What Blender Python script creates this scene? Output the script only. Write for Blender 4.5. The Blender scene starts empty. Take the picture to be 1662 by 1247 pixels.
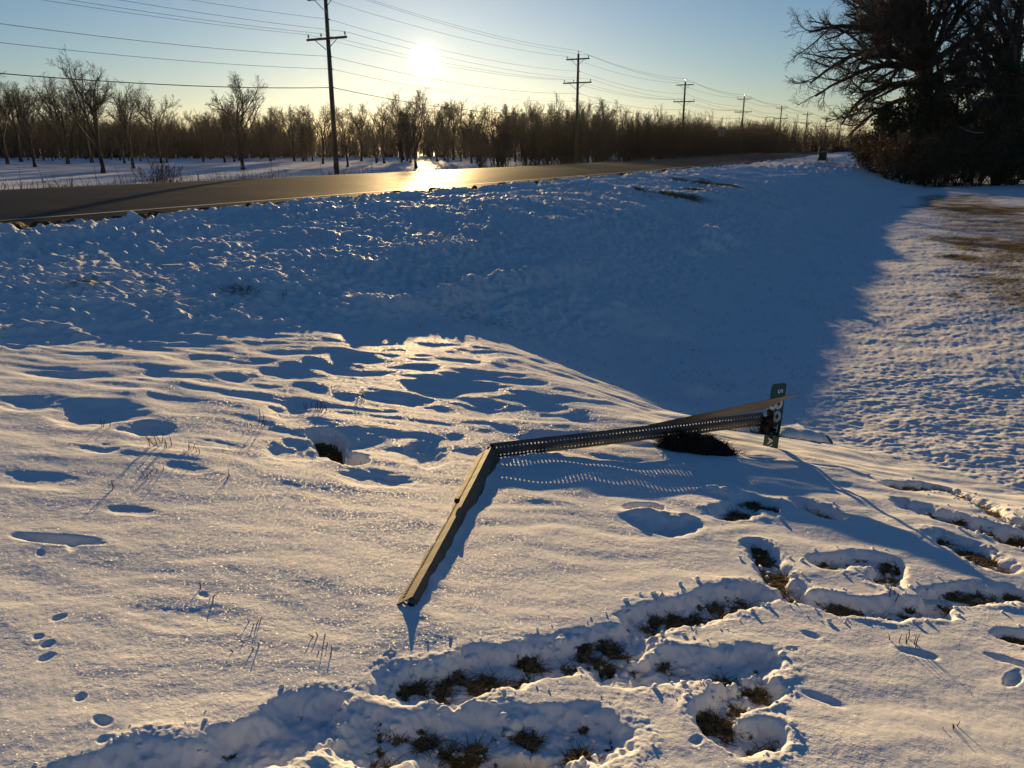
import bpy, math, random
import numpy as np
from mathutils import Vector

scene = bpy.context.scene
C = scene.collection
R = math.radians

# ---------------------------------------------------------------- camera
EYE = 1.5
FOC = 1248.0                      # focal length in pixels of a 1662 px wide frame
PITCH = R(17.08)
cp, sp = math.cos(PITCH), math.sin(PITCH)
cam_d = bpy.data.cameras.new('camera')
cam_d.sensor_width = 36.0
cam_d.lens = FOC / 1662.0 * 36.0
cam_d.clip_start = 0.05
cam_d.clip_end = 9000
cam = bpy.data.objects.new('camera', cam_d)
cam.location = (0, 0, EYE)
cam.rotation_euler = (math.pi / 2 - PITCH, 0, 0)
C.objects.link(cam)
scene.camera = cam

# ---------------------------------------------------------------- light
SUN_AZ, SUN_EL = R(-5.97), R(5.72)
SUN_DIR = Vector((math.sin(SUN_AZ) * math.cos(SUN_EL), math.cos(SUN_AZ) * math.cos(SUN_EL), math.sin(SUN_EL)))
world = bpy.data.worlds.new('World')
scene.world = world
world.use_nodes = True
wn, wl = world.node_tree.nodes, world.node_tree.links
wn.clear()
sky = wn.new('ShaderNodeTexSky')
sky.sky_type = 'NISHITA'
sky.sun_disc = False
sky.sun_elevation = SUN_EL
sky.sun_rotation = SUN_AZ
sky.air_density = 1.0
sky.dust_density = 0.3
sky.ozone_density = 4.3
sky.altitude = 200
bg = wn.new('ShaderNodeBackground')
bg.inputs['Strength'].default_value = 0.058
wl.new(sky.outputs[0], bg.inputs['Color'])
# the sun's own disc and the bright aureole of the air round it (a function of direction in the world only)
tc = wn.new('ShaderNodeTexCoord')
dot = wn.new('ShaderNodeVectorMath'); dot.operation = 'DOT_PRODUCT'
dot.inputs[1].default_value = SUN_DIR
nrm = wn.new('ShaderNodeVectorMath'); nrm.operation = 'NORMALIZE'
wl.new(tc.outputs['Generated'], nrm.inputs[0]); wl.new(nrm.outputs[0], dot.inputs[0])
def wmath(op, a, b=None):
    n = wn.new('ShaderNodeMath'); n.operation = op
    for i, v in enumerate((a, b)):
        if v is None: continue
        if hasattr(v, 'is_output'): wl.new(v, n.inputs[i])
        else: n.inputs[i].default_value = v
    return n.outputs[0]
ang = wmath('ARCCOSINE', wmath('MINIMUM', dot.outputs['Value'], 0.9999999))
def lobe(width, gain):
    q = wmath('DIVIDE', ang, R(width))
    return wmath('MULTIPLY', wmath('POWER', 2.718, wmath('MULTIPLY', wmath('POWER', q, 1.0), -1.0)), gain)
q2 = wmath('DIVIDE', ang, R(0.72))
core = wmath('MULTIPLY', wmath('POWER', 2.718, wmath('MULTIPLY', wmath('POWER', q2, 2.6), -1.0)), 1.6)
sep = wn.new('ShaderNodeSeparateXYZ'); wl.new(nrm.outputs[0], sep.inputs[0])
band = wmath('MULTIPLY', wmath('POWER', 2.718, wmath('MULTIPLY', wmath('ABSOLUTE', sep.outputs['Z']), -9.0)), 0.17)
band = wmath('MULTIPLY', band, wmath('POWER', 2.718, wmath('MULTIPLY', ang, -0.9)))       # warm light low in the air, fading away from the sun
glow = wmath('ADD', wmath('ADD', lobe(1.1, 0.26), lobe(5.0, 0.03)), band)
bg2 = wn.new('ShaderNodeBackground'); bg2.inputs['Color'].default_value = (1.0, 0.93, 0.74, 1)
wl.new(core, bg2.inputs['Strength'])
bg3 = wn.new('ShaderNodeBackground'); bg3.inputs['Color'].default_value = (1.0, 0.80, 0.45, 1)
wl.new(glow, bg3.inputs['Strength'])
ad = wn.new('ShaderNodeAddShader'); ad2 = wn.new('ShaderNodeAddShader')
wl.new(bg.outputs[0], ad.inputs[0]); wl.new(bg2.outputs[0], ad.inputs[1])
wl.new(ad.outputs[0], ad2.inputs[0]); wl.new(bg3.outputs[0], ad2.inputs[1])
wo = wn.new('ShaderNodeOutputWorld'); wl.new(ad2.outputs[0], wo.inputs[0])
world.cycles.sampling_method = 'MANUAL'
world.cycles.sample_map_resolution = 1024

sun_l = bpy.data.lights.new('sun', 'SUN')
sun_l.energy = 5.0
sun_l.angle = R(0.5)
sun_l.color = (1.0, 0.68, 0.31)
sun_o = bpy.data.objects.new('sun', sun_l)
sun_o.rotation_euler = (-SUN_DIR).to_track_quat('-Z', 'Y').to_euler()
C.objects.link(sun_o)

scene.view_settings.view_transform = 'Standard'
scene.view_settings.look = 'None'
scene.view_settings.gamma = 1.0
scene.view_settings.exposure = 0.84
scene.cycles.use_denoising = True
scene.cycles.max_bounces = 6
scene.cycles.transparent_max_bounces = 8

# ---------------------------------------------------------------- small helpers
def px_ray(px, py):
    """direction of the sight line through a photo pixel: (right, forward, up) per unit of camera depth"""
    yc = (623.5 - py) / FOC
    return (px - 831.0) / FOC, cp + yc * sp, yc * cp - sp

def at(px, py, d):
    r, f, u = px_ray(px, py)
    return Vector((r * d, f * d, EYE + u * d))

def new_mesh(name, verts, faces):
    me = bpy.data.meshes.new(name)
    verts = np.asarray(verts, dtype=np.float32).reshape(-1, 3)
    me.from_pydata(verts.tolist(), [], faces if isinstance(faces, list) else faces.tolist())
    me.update()
    return me

def quads_mesh(name, verts, quads, smooth=True):
    """fast mesh from numpy arrays: quads (N,4)"""
    verts = np.ascontiguousarray(verts, dtype=np.float32).reshape(-1, 3)
    quads = np.ascontiguousarray(quads, dtype=np.int32)
    n, k = quads.shape
    me = bpy.data.meshes.new(name)
    me.vertices.add(len(verts)); me.vertices.foreach_set('co', verts.ravel())
    me.loops.add(n * k); me.loops.foreach_set('vertex_index', quads.ravel())
    me.polygons.add(n)
    me.polygons.foreach_set('loop_start', np.arange(0, n * k, k, dtype=np.int32))
    me.polygons.foreach_set('loop_total', np.full(n, k, dtype=np.int32))
    me.polygons.foreach_set('use_smooth', np.full(n, smooth, dtype=bool))
    me.update(calc_edges=True)
    return me

def link(name, me, mat=None, parent=None, loc=None):
    o = bpy.data.objects.new(name, me)
    C.objects.link(o)
    if mat is not None and me is not None and len(me.materials) == 0:
        me.materials.append(mat)
    if parent is not None: o.parent = parent
    if loc is not None: o.location = loc
    return o

def thing(name, label, cat, loc=(0, 0, 0), rz=0.0, group=None):
    o = bpy.data.objects.new(name, None)
    o.empty_display_size = 0.2
    C.objects.link(o)
    o.location = loc; o.rotation_euler = (0, 0, rz)
    return tag(o, label, cat, group)

def tag(o, label=None, cat=None, group=None, kind=None):
    if label: o['label'] = label
    if cat: o['category'] = cat
    if group: o['group'] = group
    if kind: o['kind'] = kind
    return o

def dup(root, loc, rz, scale=1.0, label=None, group=None):
    r = root.copy(); C.objects.link(r)
    r.location = loc; r.rotation_euler = (0, 0, rz); r.scale = (scale,) * 3
    if label: r['label'] = label
    if group: r['group'] = group
    for ch in root.children:
        c = ch.copy(); C.objects.link(c); c.parent = r
        for g in ch.children:
            d = g.copy(); C.objects.link(d); d.parent = c
    return r

class MB:
    """collects simple shapes into ONE mesh"""
    def __init__(self): self.v = []; self.f = []
    def add(self, vs, fs):
        b = len(self.v); self.v += [tuple(p) for p in vs]; self.f += [tuple(i + b for i in q) for q in fs]
    def box(self, c, s, ax=None):
        c = Vector(c); hx, hy, hz = s[0] / 2, s[1] / 2, s[2] / 2
        X, Y, Z = ax if ax else (Vector((1, 0, 0)), Vector((0, 1, 0)), Vector((0, 0, 1)))
        vs = [c + X * (hx * i) + Y * (hy * j) + Z * (hz * k) for k in (-1, 1) for j in (-1, 1) for i in (-1, 1)]
        self.add(vs, [(0, 2, 3, 1), (4, 5, 7, 6), (0, 1, 5, 4), (2, 6, 7, 3), (0, 4, 6, 2), (1, 3, 7, 5)])
    def tube(self, pts, rads, n=8, cap=True):
        pts = [Vector(p) for p in pts]
        if not hasattr(rads, '__len__'): rads = [rads] * len(pts)
        vs = []
        for i, p in enumerate(pts):
            t = (pts[min(i + 1, len(pts) - 1)] - pts[max(i - 1, 0)]).normalized()
            a = t.cross(Vector((0, 0, 1)) if abs(t.z) < 0.9 else Vector((1, 0, 0))).normalized(); b = t.cross(a)
            for k in range(n):
                w = 2 * math.pi * k / n
                vs.append(p + (a * math.cos(w) + b * math.sin(w)) * rads[i])
        fs = [(i * n + k, i * n + (k + 1) % n, (i + 1) * n + (k + 1) % n, (i + 1) * n + k)
              for i in range(len(pts) - 1) for k in range(n)]
        if cap:
            fs.append(tuple(range(n))[::-1]); m = (len(pts) - 1) * n; fs.append(tuple(range(m, m + n)))
        self.add(vs, fs)
    def build(self, name, mat, parent=None, smooth=False, bevel=0.0):
        me = new_mesh(name, self.v, self.f)
        if smooth: me.polygons.foreach_set('use_smooth', [True] * len(me.polygons))
        o = link(name, me, mat, parent)
        if bevel:
            b = o.modifiers.new('bevel', 'BEVEL'); b.width = bevel; b.segments = 2; b.limit_method = 'ANGLE'
        return o

# ---- noise
def _hash(ix, iy, seed):
    h = (ix.astype(np.int64) * 374761393 + iy.astype(np.int64) * 668265263 + seed * 1442695041) & 0xFFFFFFFF
    h = ((h ^ (h >> 13)) * 1274126177) & 0xFFFFFFFF
    return (h ^ (h >> 16)) & 0xFFFF
_ga = np.arange(256) * (2 * np.pi / 256)
_gx, _gy = np.cos(_ga).astype(np.float32), np.sin(_ga).astype(np.float32)
def pn(x, y, seed=0):
    """Perlin noise, about -0.7..0.7"""
    xi, yi = np.floor(x), np.floor(y)
    xf, yf = (x - xi).astype(np.float32), (y - yi).astype(np.float32)
    xi, yi = xi.astype(np.int64), yi.astype(np.int64)
    u = xf * xf * xf * (xf * (xf * 6 - 15) + 10); v = yf * yf * yf * (yf * (yf * 6 - 15) + 10)
    def g(dx, dy):
        h = _hash(xi + dx, yi + dy, seed) & 255
        return _gx[h] * (xf - dx) + _gy[h] * (yf - dy)
    a = g(0, 0); b = g(1, 0); c = g(0, 1); d = g(1, 1)
    return a + u * (b - a) + v * (c - a + u * (a - b - c + d))
def sstep(a, b, x):
    t = np.clip((x - a) / (b - a), 0, 1); return t * t * (3 - 2 * t)

# ---------------------------------------------------------------- materials
def mat_new(name):
    m = bpy.data.materials.new(name); m.use_nodes = True
    nt = m.node_tree; b = nt.nodes['Principled BSDF']
    return m, nt, b
def simple(name, col, rough=0.8, metal=0.0, var=0.25, scale=8.0, bump=0.0, bscale=60.0, spec=0.3):
    m, nt, b = mat_new(name)
    N, L = nt.nodes, nt.links
    tc = N.new('ShaderNodeTexCoord')
    ns = N.new('ShaderNodeTexNoise'); ns.inputs['Scale'].default_value = scale; ns.inputs['Detail'].default_value = 5
    L.new(tc.outputs['Object'], ns.inputs['Vector'])
    mx = N.new('ShaderNodeMix'); mx.data_type = 'RGBA'
    mx.inputs[6].default_value = tuple(c * (1 - var) for c in col) + (1,)
    mx.inputs[7].default_value = tuple(min(1, c * (1 + var)) for c in col) + (1,)
    L.new(ns.outputs[0], mx.inputs[0]); L.new(mx.outputs[2], b.inputs['Base Color'])
    b.inputs['Roughness'].default_value = rough; b.inputs['Metallic'].default_value = metal
    b.inputs['Specular IOR Level'].default_value = spec
    if bump:
        n2 = N.new('ShaderNodeTexNoise'); n2.inputs['Scale'].default_value = bscale; n2.inputs['Detail'].default_value = 4
        L.new(tc.outputs['Object'], n2.inputs['Vector'])
        bp = N.new('ShaderNodeBump'); bp.inputs['Strength'].default_value = 1.0; bp.inputs['Distance'].default_value = bump
        L.new(n2.outputs[0], bp.inputs['Height']); L.new(bp.outputs[0], b.inputs['Normal'])
    return m

def snow_material(name, sheet):
    m, nt, b = mat_new(name)
    N, L = nt.nodes, nt.links
    geo = N.new('ShaderNodeNewGeometry')
    def noise(scale, detail=3, rough=0.55):
        n = N.new('ShaderNodeTexNoise'); n.inputs['Scale'].default_value = scale
        n.inputs['Detail'].default_value = detail; n.inputs['Roughness'].default_value = rough
        L.new(geo.outputs['Position'], n.inputs['Vector']); return n.outputs[0]
    col = N.new('ShaderNodeMix'); col.data_type = 'RGBA'
    col.inputs[6].default_value = (0.80, 0.82, 0.86, 1); col.inputs[7].default_value = (0.88, 0.89, 0.91, 1)
    L.new(noise(6, 4), col.inputs[0])
    out_col = col.outputs[2]
    if sheet:
        soil = N.new('ShaderNodeMix'); soil.data_type = 'RGBA'
        soil.inputs[6].default_value = (0.028, 0.021, 0.012, 1); soil.inputs[7].default_value = (0.19, 0.145, 0.07, 1)
        L.new(noise(70, 5, 0.7), soil.inputs[0])
        a1 = N.new('ShaderNodeAttribute'); a1.attribute_name = 'soil'
        a2 = N.new('ShaderNodeAttribute'); a2.attribute_name = 'grass'
        # bare ground shows where the snow is thin: mask + fine noise, sharpened
        def thr(attr, nz, k):
            s = N.new('ShaderNodeMath'); s.operation = 'ADD'; L.new(attr.outputs['Fac'], s.inputs[0]); L.new(nz, s.inputs[1])
            r = N.new('ShaderNodeMapRange'); r.inputs[1].default_value = 1.0 - k; r.inputs[2].default_value = 1.0 + k
            L.new(s.outputs[0], r.inputs[0]); return r.outputs[0]
        f1 = thr(a1, noise(45, 4, 0.65), 0.07)
        f2 = thr(a2, noise(22, 5, 0.75), 0.12)
        m1 = N.new('ShaderNodeMix'); m1.data_type = 'RGBA'
        L.new(f2, m1.inputs[0]); L.new(out_col, m1.inputs[6]); m1.inputs[7].default_value = (0.16, 0.125, 0.065, 1)
        m2 = N.new('ShaderNodeMix'); m2.data_type = 'RGBA'
        L.new(f1, m2.inputs[0]); L.new(m1.outputs[2], m2.inputs[6]); L.new(soil.outputs[2], m2.inputs[7])
        out_col = m2.outputs[2]
    L.new(out_col, b.inputs['Base Color'])
    b.inputs['Roughness'].default_value = 0.8
    b.inputs['Specular IOR Level'].default_value = 0.0
    # grain of the snow
    h = N.new('ShaderNodeMath'); h.operation = 'ADD'
    L.new(noise(150, 2), h.inputs[0])
    k = N.new('ShaderNodeMath'); k.operation = 'MULTIPLY'; k.inputs[1].default_value = 3.0
    L.new(noise(38, 3), k.inputs[0]); L.new(k.outputs[0], h.inputs[1])
    bp = N.new('ShaderNodeBump'); bp.inputs['Strength'].default_value = 1.0; bp.inputs['Distance'].default_value = 0.0015
    gm = N.new('ShaderNodeMapRange'); gm.inputs[1].default_value = 0.35; gm.inputs[2].default_value = 0.65
    gm.inputs[3].default_value = 0.25; gm.inputs[4].default_value = 1.0
    L.new(noise(1.7, 4, 0.6), gm.inputs[0]); L.new(gm.outputs[0], bp.inputs['Strength'])
    L.new(h.outputs[0], bp.inputs['Height']); L.new(bp.outputs[0], b.inputs['Normal'])
    # crystals: small facets turned at random that flash in the sun
    vo = N.new('ShaderNodeTexVoronoi'); vo.inputs['Scale'].default_value = 260
    L.new(geo.outputs['Position'], vo.inputs['Vector'])
    sub = N.new('ShaderNodeVectorMath'); sub.operation = 'SUBTRACT'; sub.inputs[1].default_value = (0.5, 0.5, 0.5)
    L.new(vo.outputs['Color'], sub.inputs[0])
    sc = N.new('ShaderNodeVectorMath'); sc.operation = 'SCALE'; sc.inputs['Scale'].default_value = 2.2
    L.new(sub.outputs[0], sc.inputs[0])
    ad = N.new('ShaderNodeVectorMath'); ad.operation = 'ADD'
    L.new(sc.outputs[0], ad.inputs[0]); L.new(geo.outputs['Normal'], ad.inputs[1])
    nm = N.new('ShaderNodeVectorMath'); nm.operation = 'NORMALIZE'; L.new(ad.outputs[0], nm.inputs[0])
    b.inputs['Coat Weight'].default_value = 0.035
    b.inputs['Coat Roughness'].default_value = 0.28
    L.new(nm.outputs[0], b.inputs['Coat Normal'])
    return m

M = {}
M['ground'] = snow_material('snow_ground', True)
M['snow'] = snow_material('snow', False)
M['bark'] = simple('bark', (0.042, 0.034, 0.028), 0.9, var=0.4, scale=6, bump=0.01, bscale=25)
M['twig'] = simple('twig', (0.040, 0.032, 0.028), 0.85, var=0.35, scale=2)
M['oakbark'] = simple('oak_bark', (0.05, 0.042, 0.035), 0.9, var=0.4, scale=3, bump=0.02, bscale=12)
M['lit_bark'] = simple('lit_bark', (0.30, 0.27, 0.22), 0.8, var=0.2, scale=5)  # light falling on one thicket branch, put into its bark colour
M['cedar'] = simple('cedar_foliage', (0.030, 0.042, 0.020), 0.8, var=0.5, scale=1.2)
M['rust_leaf'] = simple('rust_leaf', (0.16, 0.075, 0.028), 0.75, var=0.4, scale=1.0)
M['brown_leaf'] = simple('brown_leaf', (0.07, 0.048, 0.026), 0.8, var=0.4, scale=1.0)
M['dry'] = simple('dry_grass', (0.15, 0.105, 0.05), 0.8, var=0.4, scale=4)
M['straw'] = simple('straw', (0.21, 0.155, 0.075), 0.8, var=0.55, scale=9)
M['weed'] = simple('weed_stem', (0.06, 0.04, 0.022), 0.8, var=0.4, scale=30)
M['polewood'] = simple('pole_wood', (0.075, 0.055, 0.040), 0.85, var=0.3, scale=3, bump=0.004, bscale=40)
M['wire'] = simple('wire', (0.03, 0.03, 0.03), 0.6, var=0.1)
M['porcelain'] = simple('porcelain', (0.10, 0.09, 0.09), 0.3, var=0.1, spec=0.5)
M['steel'] = simple('galvanised_steel', (0.115, 0.098, 0.078), 0.7, metal=0.25, var=0.55, scale=11, bump=0.0006, bscale=120, spec=0.5)
M['rust'] = simple('rusty_steel', (0.022, 0.017, 0.013), 0.8, metal=0.2, var=0.5, scale=40, bump=0.001, bscale=150)
M['alu'] = simple('aluminium_sheet', (0.17, 0.145, 0.125), 0.55, metal=0.3, var=0.15, scale=12, spec=0.5)
M['green'] = simple('sign_green', (0.005, 0.060, 0.046), 0.45, var=0.12, scale=20, spec=0.5)
M['white'] = simple('sign_white', (0.72, 0.74, 0.74), 0.5, var=0.06, scale=30, spec=0.5)
M['bin'] = simple('bin_plastic', (0.018, 0.019, 0.022), 0.45, var=0.15, scale=5, spec=0.5)
M['bin_mark'] = simple('bin_mark', (0.16, 0.16, 0.17), 0.6, var=0.1)
M['rubber'] = simple('rubber', (0.015, 0.015, 0.015), 0.8)
M['soil'] = simple('soil', (0.020, 0.015, 0.010), 0.95, var=0.6, scale=40, bump=0.01, bscale=90)

def asphalt():
    m, nt, b = mat_new('asphalt'); N, L = nt.nodes, nt.links
    uv = N.new('ShaderNodeUVMap')
    mp = N.new('ShaderNodeMapping'); mp.inputs['Scale'].default_value = (0.05, 1.7, 1)
    L.new(uv.outputs[0], mp.inputs[0])
    st = N.new('ShaderNodeTexNoise'); st.inputs['Scale'].default_value = 1.0; st.inputs['Detail'].default_value = 6
    L.new(mp.outputs[0], st.inputs['Vector'])
    n2 = N.new('ShaderNodeTexNoise'); n2.inputs['Scale'].default_value = 0.6; n2.inputs['Detail'].default_value = 6
    L.new(uv.outputs[0], n2.inputs['Vector'])
    av = N.new('ShaderNodeMath'); av.operation = 'MULTIPLY_ADD'; av.inputs[1].default_value = 0.5
    L.new(n2.outputs[0], av.inputs[0])
    hf = N.new('ShaderNodeMath'); hf.operation = 'MULTIPLY'; hf.inputs[1].default_value = 0.5
    L.new(st.outputs[0], hf.inputs[0]); L.new(hf.outputs[0], av.inputs[2])
    cr = N.new('ShaderNodeValToRGB')
    cr.color_ramp.elements[0].position = 0.36; cr.color_ramp.elements[0].color = (0.016, 0.016, 0.018, 1)
    cr.color_ramp.elements[1].position = 0.66; cr.color_ramp.elements[1].color = (0.062, 0.059, 0.057, 1)
    L.new(av.outputs[0], cr.inputs[0]); L.new(cr.outputs[0], b.inputs['Base Color'])
    rr = N.new('ShaderNodeMapRange'); rr.inputs[1].default_value = 0.35; rr.inputs[2].default_value = 0.65
    rr.inputs[3].default_value = 0.42; rr.inputs[4].default_value = 0.64
    L.new(av.outputs[0], rr.inputs[0]); L.new(rr.outputs[0], b.inputs['Roughness'])
    b.inputs['Specular IOR Level'].default_value = 0.04
    g = N.new('ShaderNodeTexNoise'); g.inputs['Scale'].default_value = 60; g.inputs['Detail'].default_value = 3
    L.new(uv.outputs[0], g.inputs['Vector'])
    bp = N.new('ShaderNodeBump'); bp.inputs['Distance'].default_value = 0.002; bp.inputs['Strength'].default_value = 0.6
    L.new(g.outputs[0], bp.inputs['Height']); L.new(bp.outputs[0], b.inputs['Normal'])
    df = N.new('ShaderNodeBsdfDiffuse'); df.inputs['Roughness'].default_value = 1.0
    L.new(cr.outputs[0], df.inputs['Color']); L.new(bp.outputs[0], df.inputs['Normal'])
    mx = N.new('ShaderNodeMixShader'); mx.inputs[0].default_value = 0.40
    L.new(df.outputs[0], mx.inputs[1]); L.new(b.outputs[0], mx.inputs[2])
    L.new(mx.outputs[0], N['Material Output'].inputs['Surface'])
    return m
M['asphalt'] = asphalt()
M['paint'] = simple('road_paint', (0.32, 0.31, 0.29), 0.6, var=0.4, scale=3)

# ---------------------------------------------------------------- the lie of the land
AX = R(28.7)                                     # heading of the road
tx, ty = math.cos(AX), -math.sin(AX)             # across the road (towards the yard)
sx, sy = math.sin(AX), math.cos(AX)              # along the road
ROAD_Z, T_NEAR, T_FAR = 0.55, -10.5, -20.6
def to_st(x, y): return sx * x + sy * y, tx * x + ty * y
def to_xy(s, t): return sx * s + tx * t, sy * s + ty * t
def bend(s):
    """the road swings a little to the left beyond s = 37"""
    k = 12.0
    return -0.08 * k * np.log1p(np.exp(np.clip((np.asarray(s, dtype=float) - 40) / k, -40, 40)))
PROF_T = np.array([-400, -26, -23.5, -21.6, -20.6, -10.5, -9.9, -9.3, -8.6, -6.2, -3.6, -2.2, -0.5, 6, 30, 400.])
PROF_Z = np.array([-.72, -.70, -.55, 0.30, 0.47, 0.47, 0.50, 0.50, 0.41, .125, -.57, -.83, -.80, -.72, -.68, -.6])
_tt = np.linspace(-60, 40, 4001)
_zz = np.interp(_tt, PROF_T, PROF_Z)
_k = np.hanning(25); _k /= _k.sum()
_zz = np.convolve(np.pad(_zz, 12, mode='edge'), _k, mode='valid')
def smax(a, b, k):
    h = np.clip(0.5 + 0.5 * (a - b) / k, 0, 1)
    return b + (a - b) * h + k * h * (1 - h)
def base_parts(x, y):
    s, t = to_st(x, y)
    tp = t - bend(s)
    wide = 2.6 * sstep(36, 58, s)               # the shoulder widens where the bin stands
    tq = np.where(tp > -9.3, np.maximum(-9.3, tp - wide), tp)
    prof = np.where(tp < -59, -.72, np.interp(tq, _tt, _zz))
    edge = 4.7 + np.clip((-1.8 - t) / 3.2, 0, 1) * 2.1
    over = np.maximum(0, s - edge)
    fill = -0.067 * s - 0.060 * np.clip(t, -12, 6) - 0.30 * over * over / (over + 0.6)
    fill = np.where(s < -2, 0.134 - 0.060 * np.clip(t, -12, 6), fill)
    fill = fill - 0.036 * np.clip(y - 1.2, 0, 3.0) * sstep(-2.6, -0.2, x) * (1 - 0.95 * sstep(4.6, 6.6, y)) - 0.006 * np.clip(y - 1.2, 0, 7)
    fill = np.where(t > 3, fill - 0.04 * (t - 3), fill)
    return s, t, tp, prof, fill
def base(x, y):
    x = np.asarray(x, dtype=float); y = np.asarray(y, dtype=float)
    s, t, tp, prof, fill = base_parts(x, y)
    z = smax(prof, fill, 0.16)
    return np.where(tp < -9.9, np.where(tp > -21, np.minimum(z, 0.47), prof), z)

_D = np.concatenate([np.linspace(1.2, 12, 600), np.linspace(12.05, 60, 700), np.linspace(60.2, 400, 900)])
def ground_at(px, py):
    """where the sight line through a photo pixel meets the smooth ground"""
    r, f, u = px_ray(px, py)
    h = EYE + u * _D - base(r * _D, f * _D)
    i = int(np.argmax(h < 0))
    if h[i] >= 0: i = len(_D) - 1
    d = _D[i] if i == 0 else _D[i - 1] + (_D[i] - _D[i - 1]) * h[i - 1] / (h[i - 1] - h[i] + 1e-9)
    return r * d, f * d, d

# hollows melted or blown into the snow: photo pixel of the centre, half width / half depth in px, depth m
HOLLOWS = [(160, 672, 75, 20, .075), (50, 655, 55, 12, .05), (480, 735, 50, 20, .06), (692, 738, 30, 22, .075), (612, 778, 60, 15, .06),
           (660, 652, 38, 10, .055), (565, 600, 40, 12, .05), (480, 606, 45, 12, .05), (420, 616, 50, 14, .045), (290, 612, 55, 10, .05),
           (92, 608, 45, 8, .045), (255, 548, 40, 10, .07), (310, 555, 42, 10, .05), (500, 522, 36, 9, .05), (560, 508, 38, 9, .04),
           (470, 668, 34, 12, .04), (240, 696, 40, 12, .05), (160, 726, 40, 10, .03), (545, 575, 38, 7, .04), (130, 578, 60, 7, .035),
           (330, 505, 46, 7, .035), (690, 558, 36, 8, .03), (640, 575, 36, 9, .04), (735, 590, 40, 8, .035), (790, 655, 24, 6, .03),
           (1085, 850, 40, 14, .075), (790, 545, 30, 9, .03), (95, 875, 66, 7, .055), (340, 720, 60, 8, .02),
           (870, 625, 26, 6, .025), (935, 640, 26, 6, .025), (300, 762, 40, 8, .018), (215, 828, 40, 6, .012),
           (300, 1000, 90, 20, .01), (60, 780, 70, 14, .02), (560, 720, 26, 8, .03)]
# little animal and clod marks in the smooth snow
MARKS = [(165, 1170, 16, 8, .035), (130, 1132, 8, 8, .03), (75, 1068, 16, 6, .022), (95, 1003, 12, 5, .02), (62, 1035, 8, 5, .02), (78, 1047, 10, 6, .022),
         (65, 897, 5, 7, .03), (118, 888, 14, 6, .02), (168, 1200, 8, 5, .02), (555, 1135, 8, 8, .03), (518, 1145, 12, 9, .03),
         (585, 1142, 7, 9, .03), (1340, 1135, 30, 8, .025), (1315, 1030, 14, 6, .022), (1285, 1055, 8, 5, .015), (640, 1115, 18, 8, .03),
         (1130, 1205, 12, 6, .02), (1490, 1060, 24, 9, .03), (1640, 1072, 26, 7, .05), (1645, 1100, 26, 7, .05), (330, 965, 10, 5, .015)]
# raised lumps: pixel, half width px, half depth px, height
LUMPS = [(960, 508, 60, 12, .18), (1040, 535, 60, 10, .11), (900, 520, 40, 6, .04), (1165, 390, 22, 4, .18), (1150, 404, 14, 3, .15), (1112, 408, 14, 3, .14),
         (1115, 640, 40, 10, .10), (1240, 405, 14, 3, .06), (1190, 386, 40, 4, .05), (1080, 838, 44, 8, .035), (570, 690, 60, 10, .018), (1050, 836, 40, 6, .02),
         (690, 610, 120, 6, .008), (250, 735, 120, 10, .012), (1175, 797, 26, 8, .05), (400, 655, 200, 8, .012), (1295, 700, 16, 8, .05)]
# trodden trenches: centre line in photo pixels, half width (m), depth, bare soil amount
TRENCH = [
    ([(672, 1112), (740, 1098), (810, 1082), (880, 1066), (965, 1050), (1005, 1040)], .115, .085, .50),
    ([(1000, 1088), (1080, 1084), (1150, 1078), (1232, 1066)], .095, .08, .35),
    ([(1045, 1008), (1100, 994), (1160, 978), (1222, 962)], .095, .085, .48),
    ([(1230, 888), (1255, 915), (1270, 945), (1285, 950)], .085, .08, .62),
    ([(610, 1195), (690, 1188), (780, 1190), (870, 1196), (965, 1188)], .125, .085, .36),
    ([(700, 1232), (800, 1240), (900, 1240)], .07, .08, .62),
    ([(1235, 1118), (1185, 1140), (1160, 1165), (1190, 1196), (1245, 1190)], .075, .085, .62),
    ([(150, 1275), (330, 1238), (430, 1203), (500, 1166)], .115, .09, .05),
    ([(1295, 968), (1360, 982), (1440, 988), (1515, 985)], .085, .075, .40),
    ([(1345, 912), (1395, 905), (1440, 915), (1440, 938)], .085, .07, .48),
    ([(1520, 968), (1580, 962), (1640, 962)], .09, .07, .52),
    ([(1450, 786), (1530, 790), (1590, 812), (1620, 832), (1680, 858)], .10, .075, .55),
    ([(1480, 820), (1540, 838), (1590, 855), (1640, 872)], .12, .08, .60),
    ([(1540, 880), (1590, 895), (1600, 910)], .12, .07, .62),
    ([(1185, 832), (1228, 815), (1250, 822)], .10, .07, .58),
    ([(1305, 818), (1345, 835)], .09, .07, .58),
    ([(1640, 870), (1690, 880)], .12, .07, .62),
    ([(1030, 822), (1062, 820)], .055, .06, 1.0),
    ([(522, 705), (545, 733), (572, 745)], .105, .24, 1.0),
    ([(1640, 1030), (1690, 1036)], .06, .06, .7),
]
def seg_dist(x, y, pts):
    d = np.full(x.shape, 1e9)
    for (x0, y0), (x1, y1) in zip(pts[:-1], pts[1:]):
        dx, dy = x1 - x0, y1 - y0
        u = np.clip(((x - x0) * dx + (y - y0) * dy) / (dx * dx + dy * dy + 1e-12), 0, 1)
        d = np.minimum(d, np.hypot(x - x0 - u * dx, y - y0 - u * dy))
    return d
def blob_list(lst):
    out = []
    for (px, py, w, h, a) in lst:
        x, y, d = ground_at(px, py)
        x1, y1, _ = ground_at(px + w, py)
        xa, ya, _ = ground_at(px, py - h); xb, yb, _ = ground_at(px, py + h)
        out.append((x, (ya + yb) / 2, math.hypot(x1 - x, y1 - y), max(0.5 * abs(ya - yb), 0.02), a))
    return out
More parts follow.
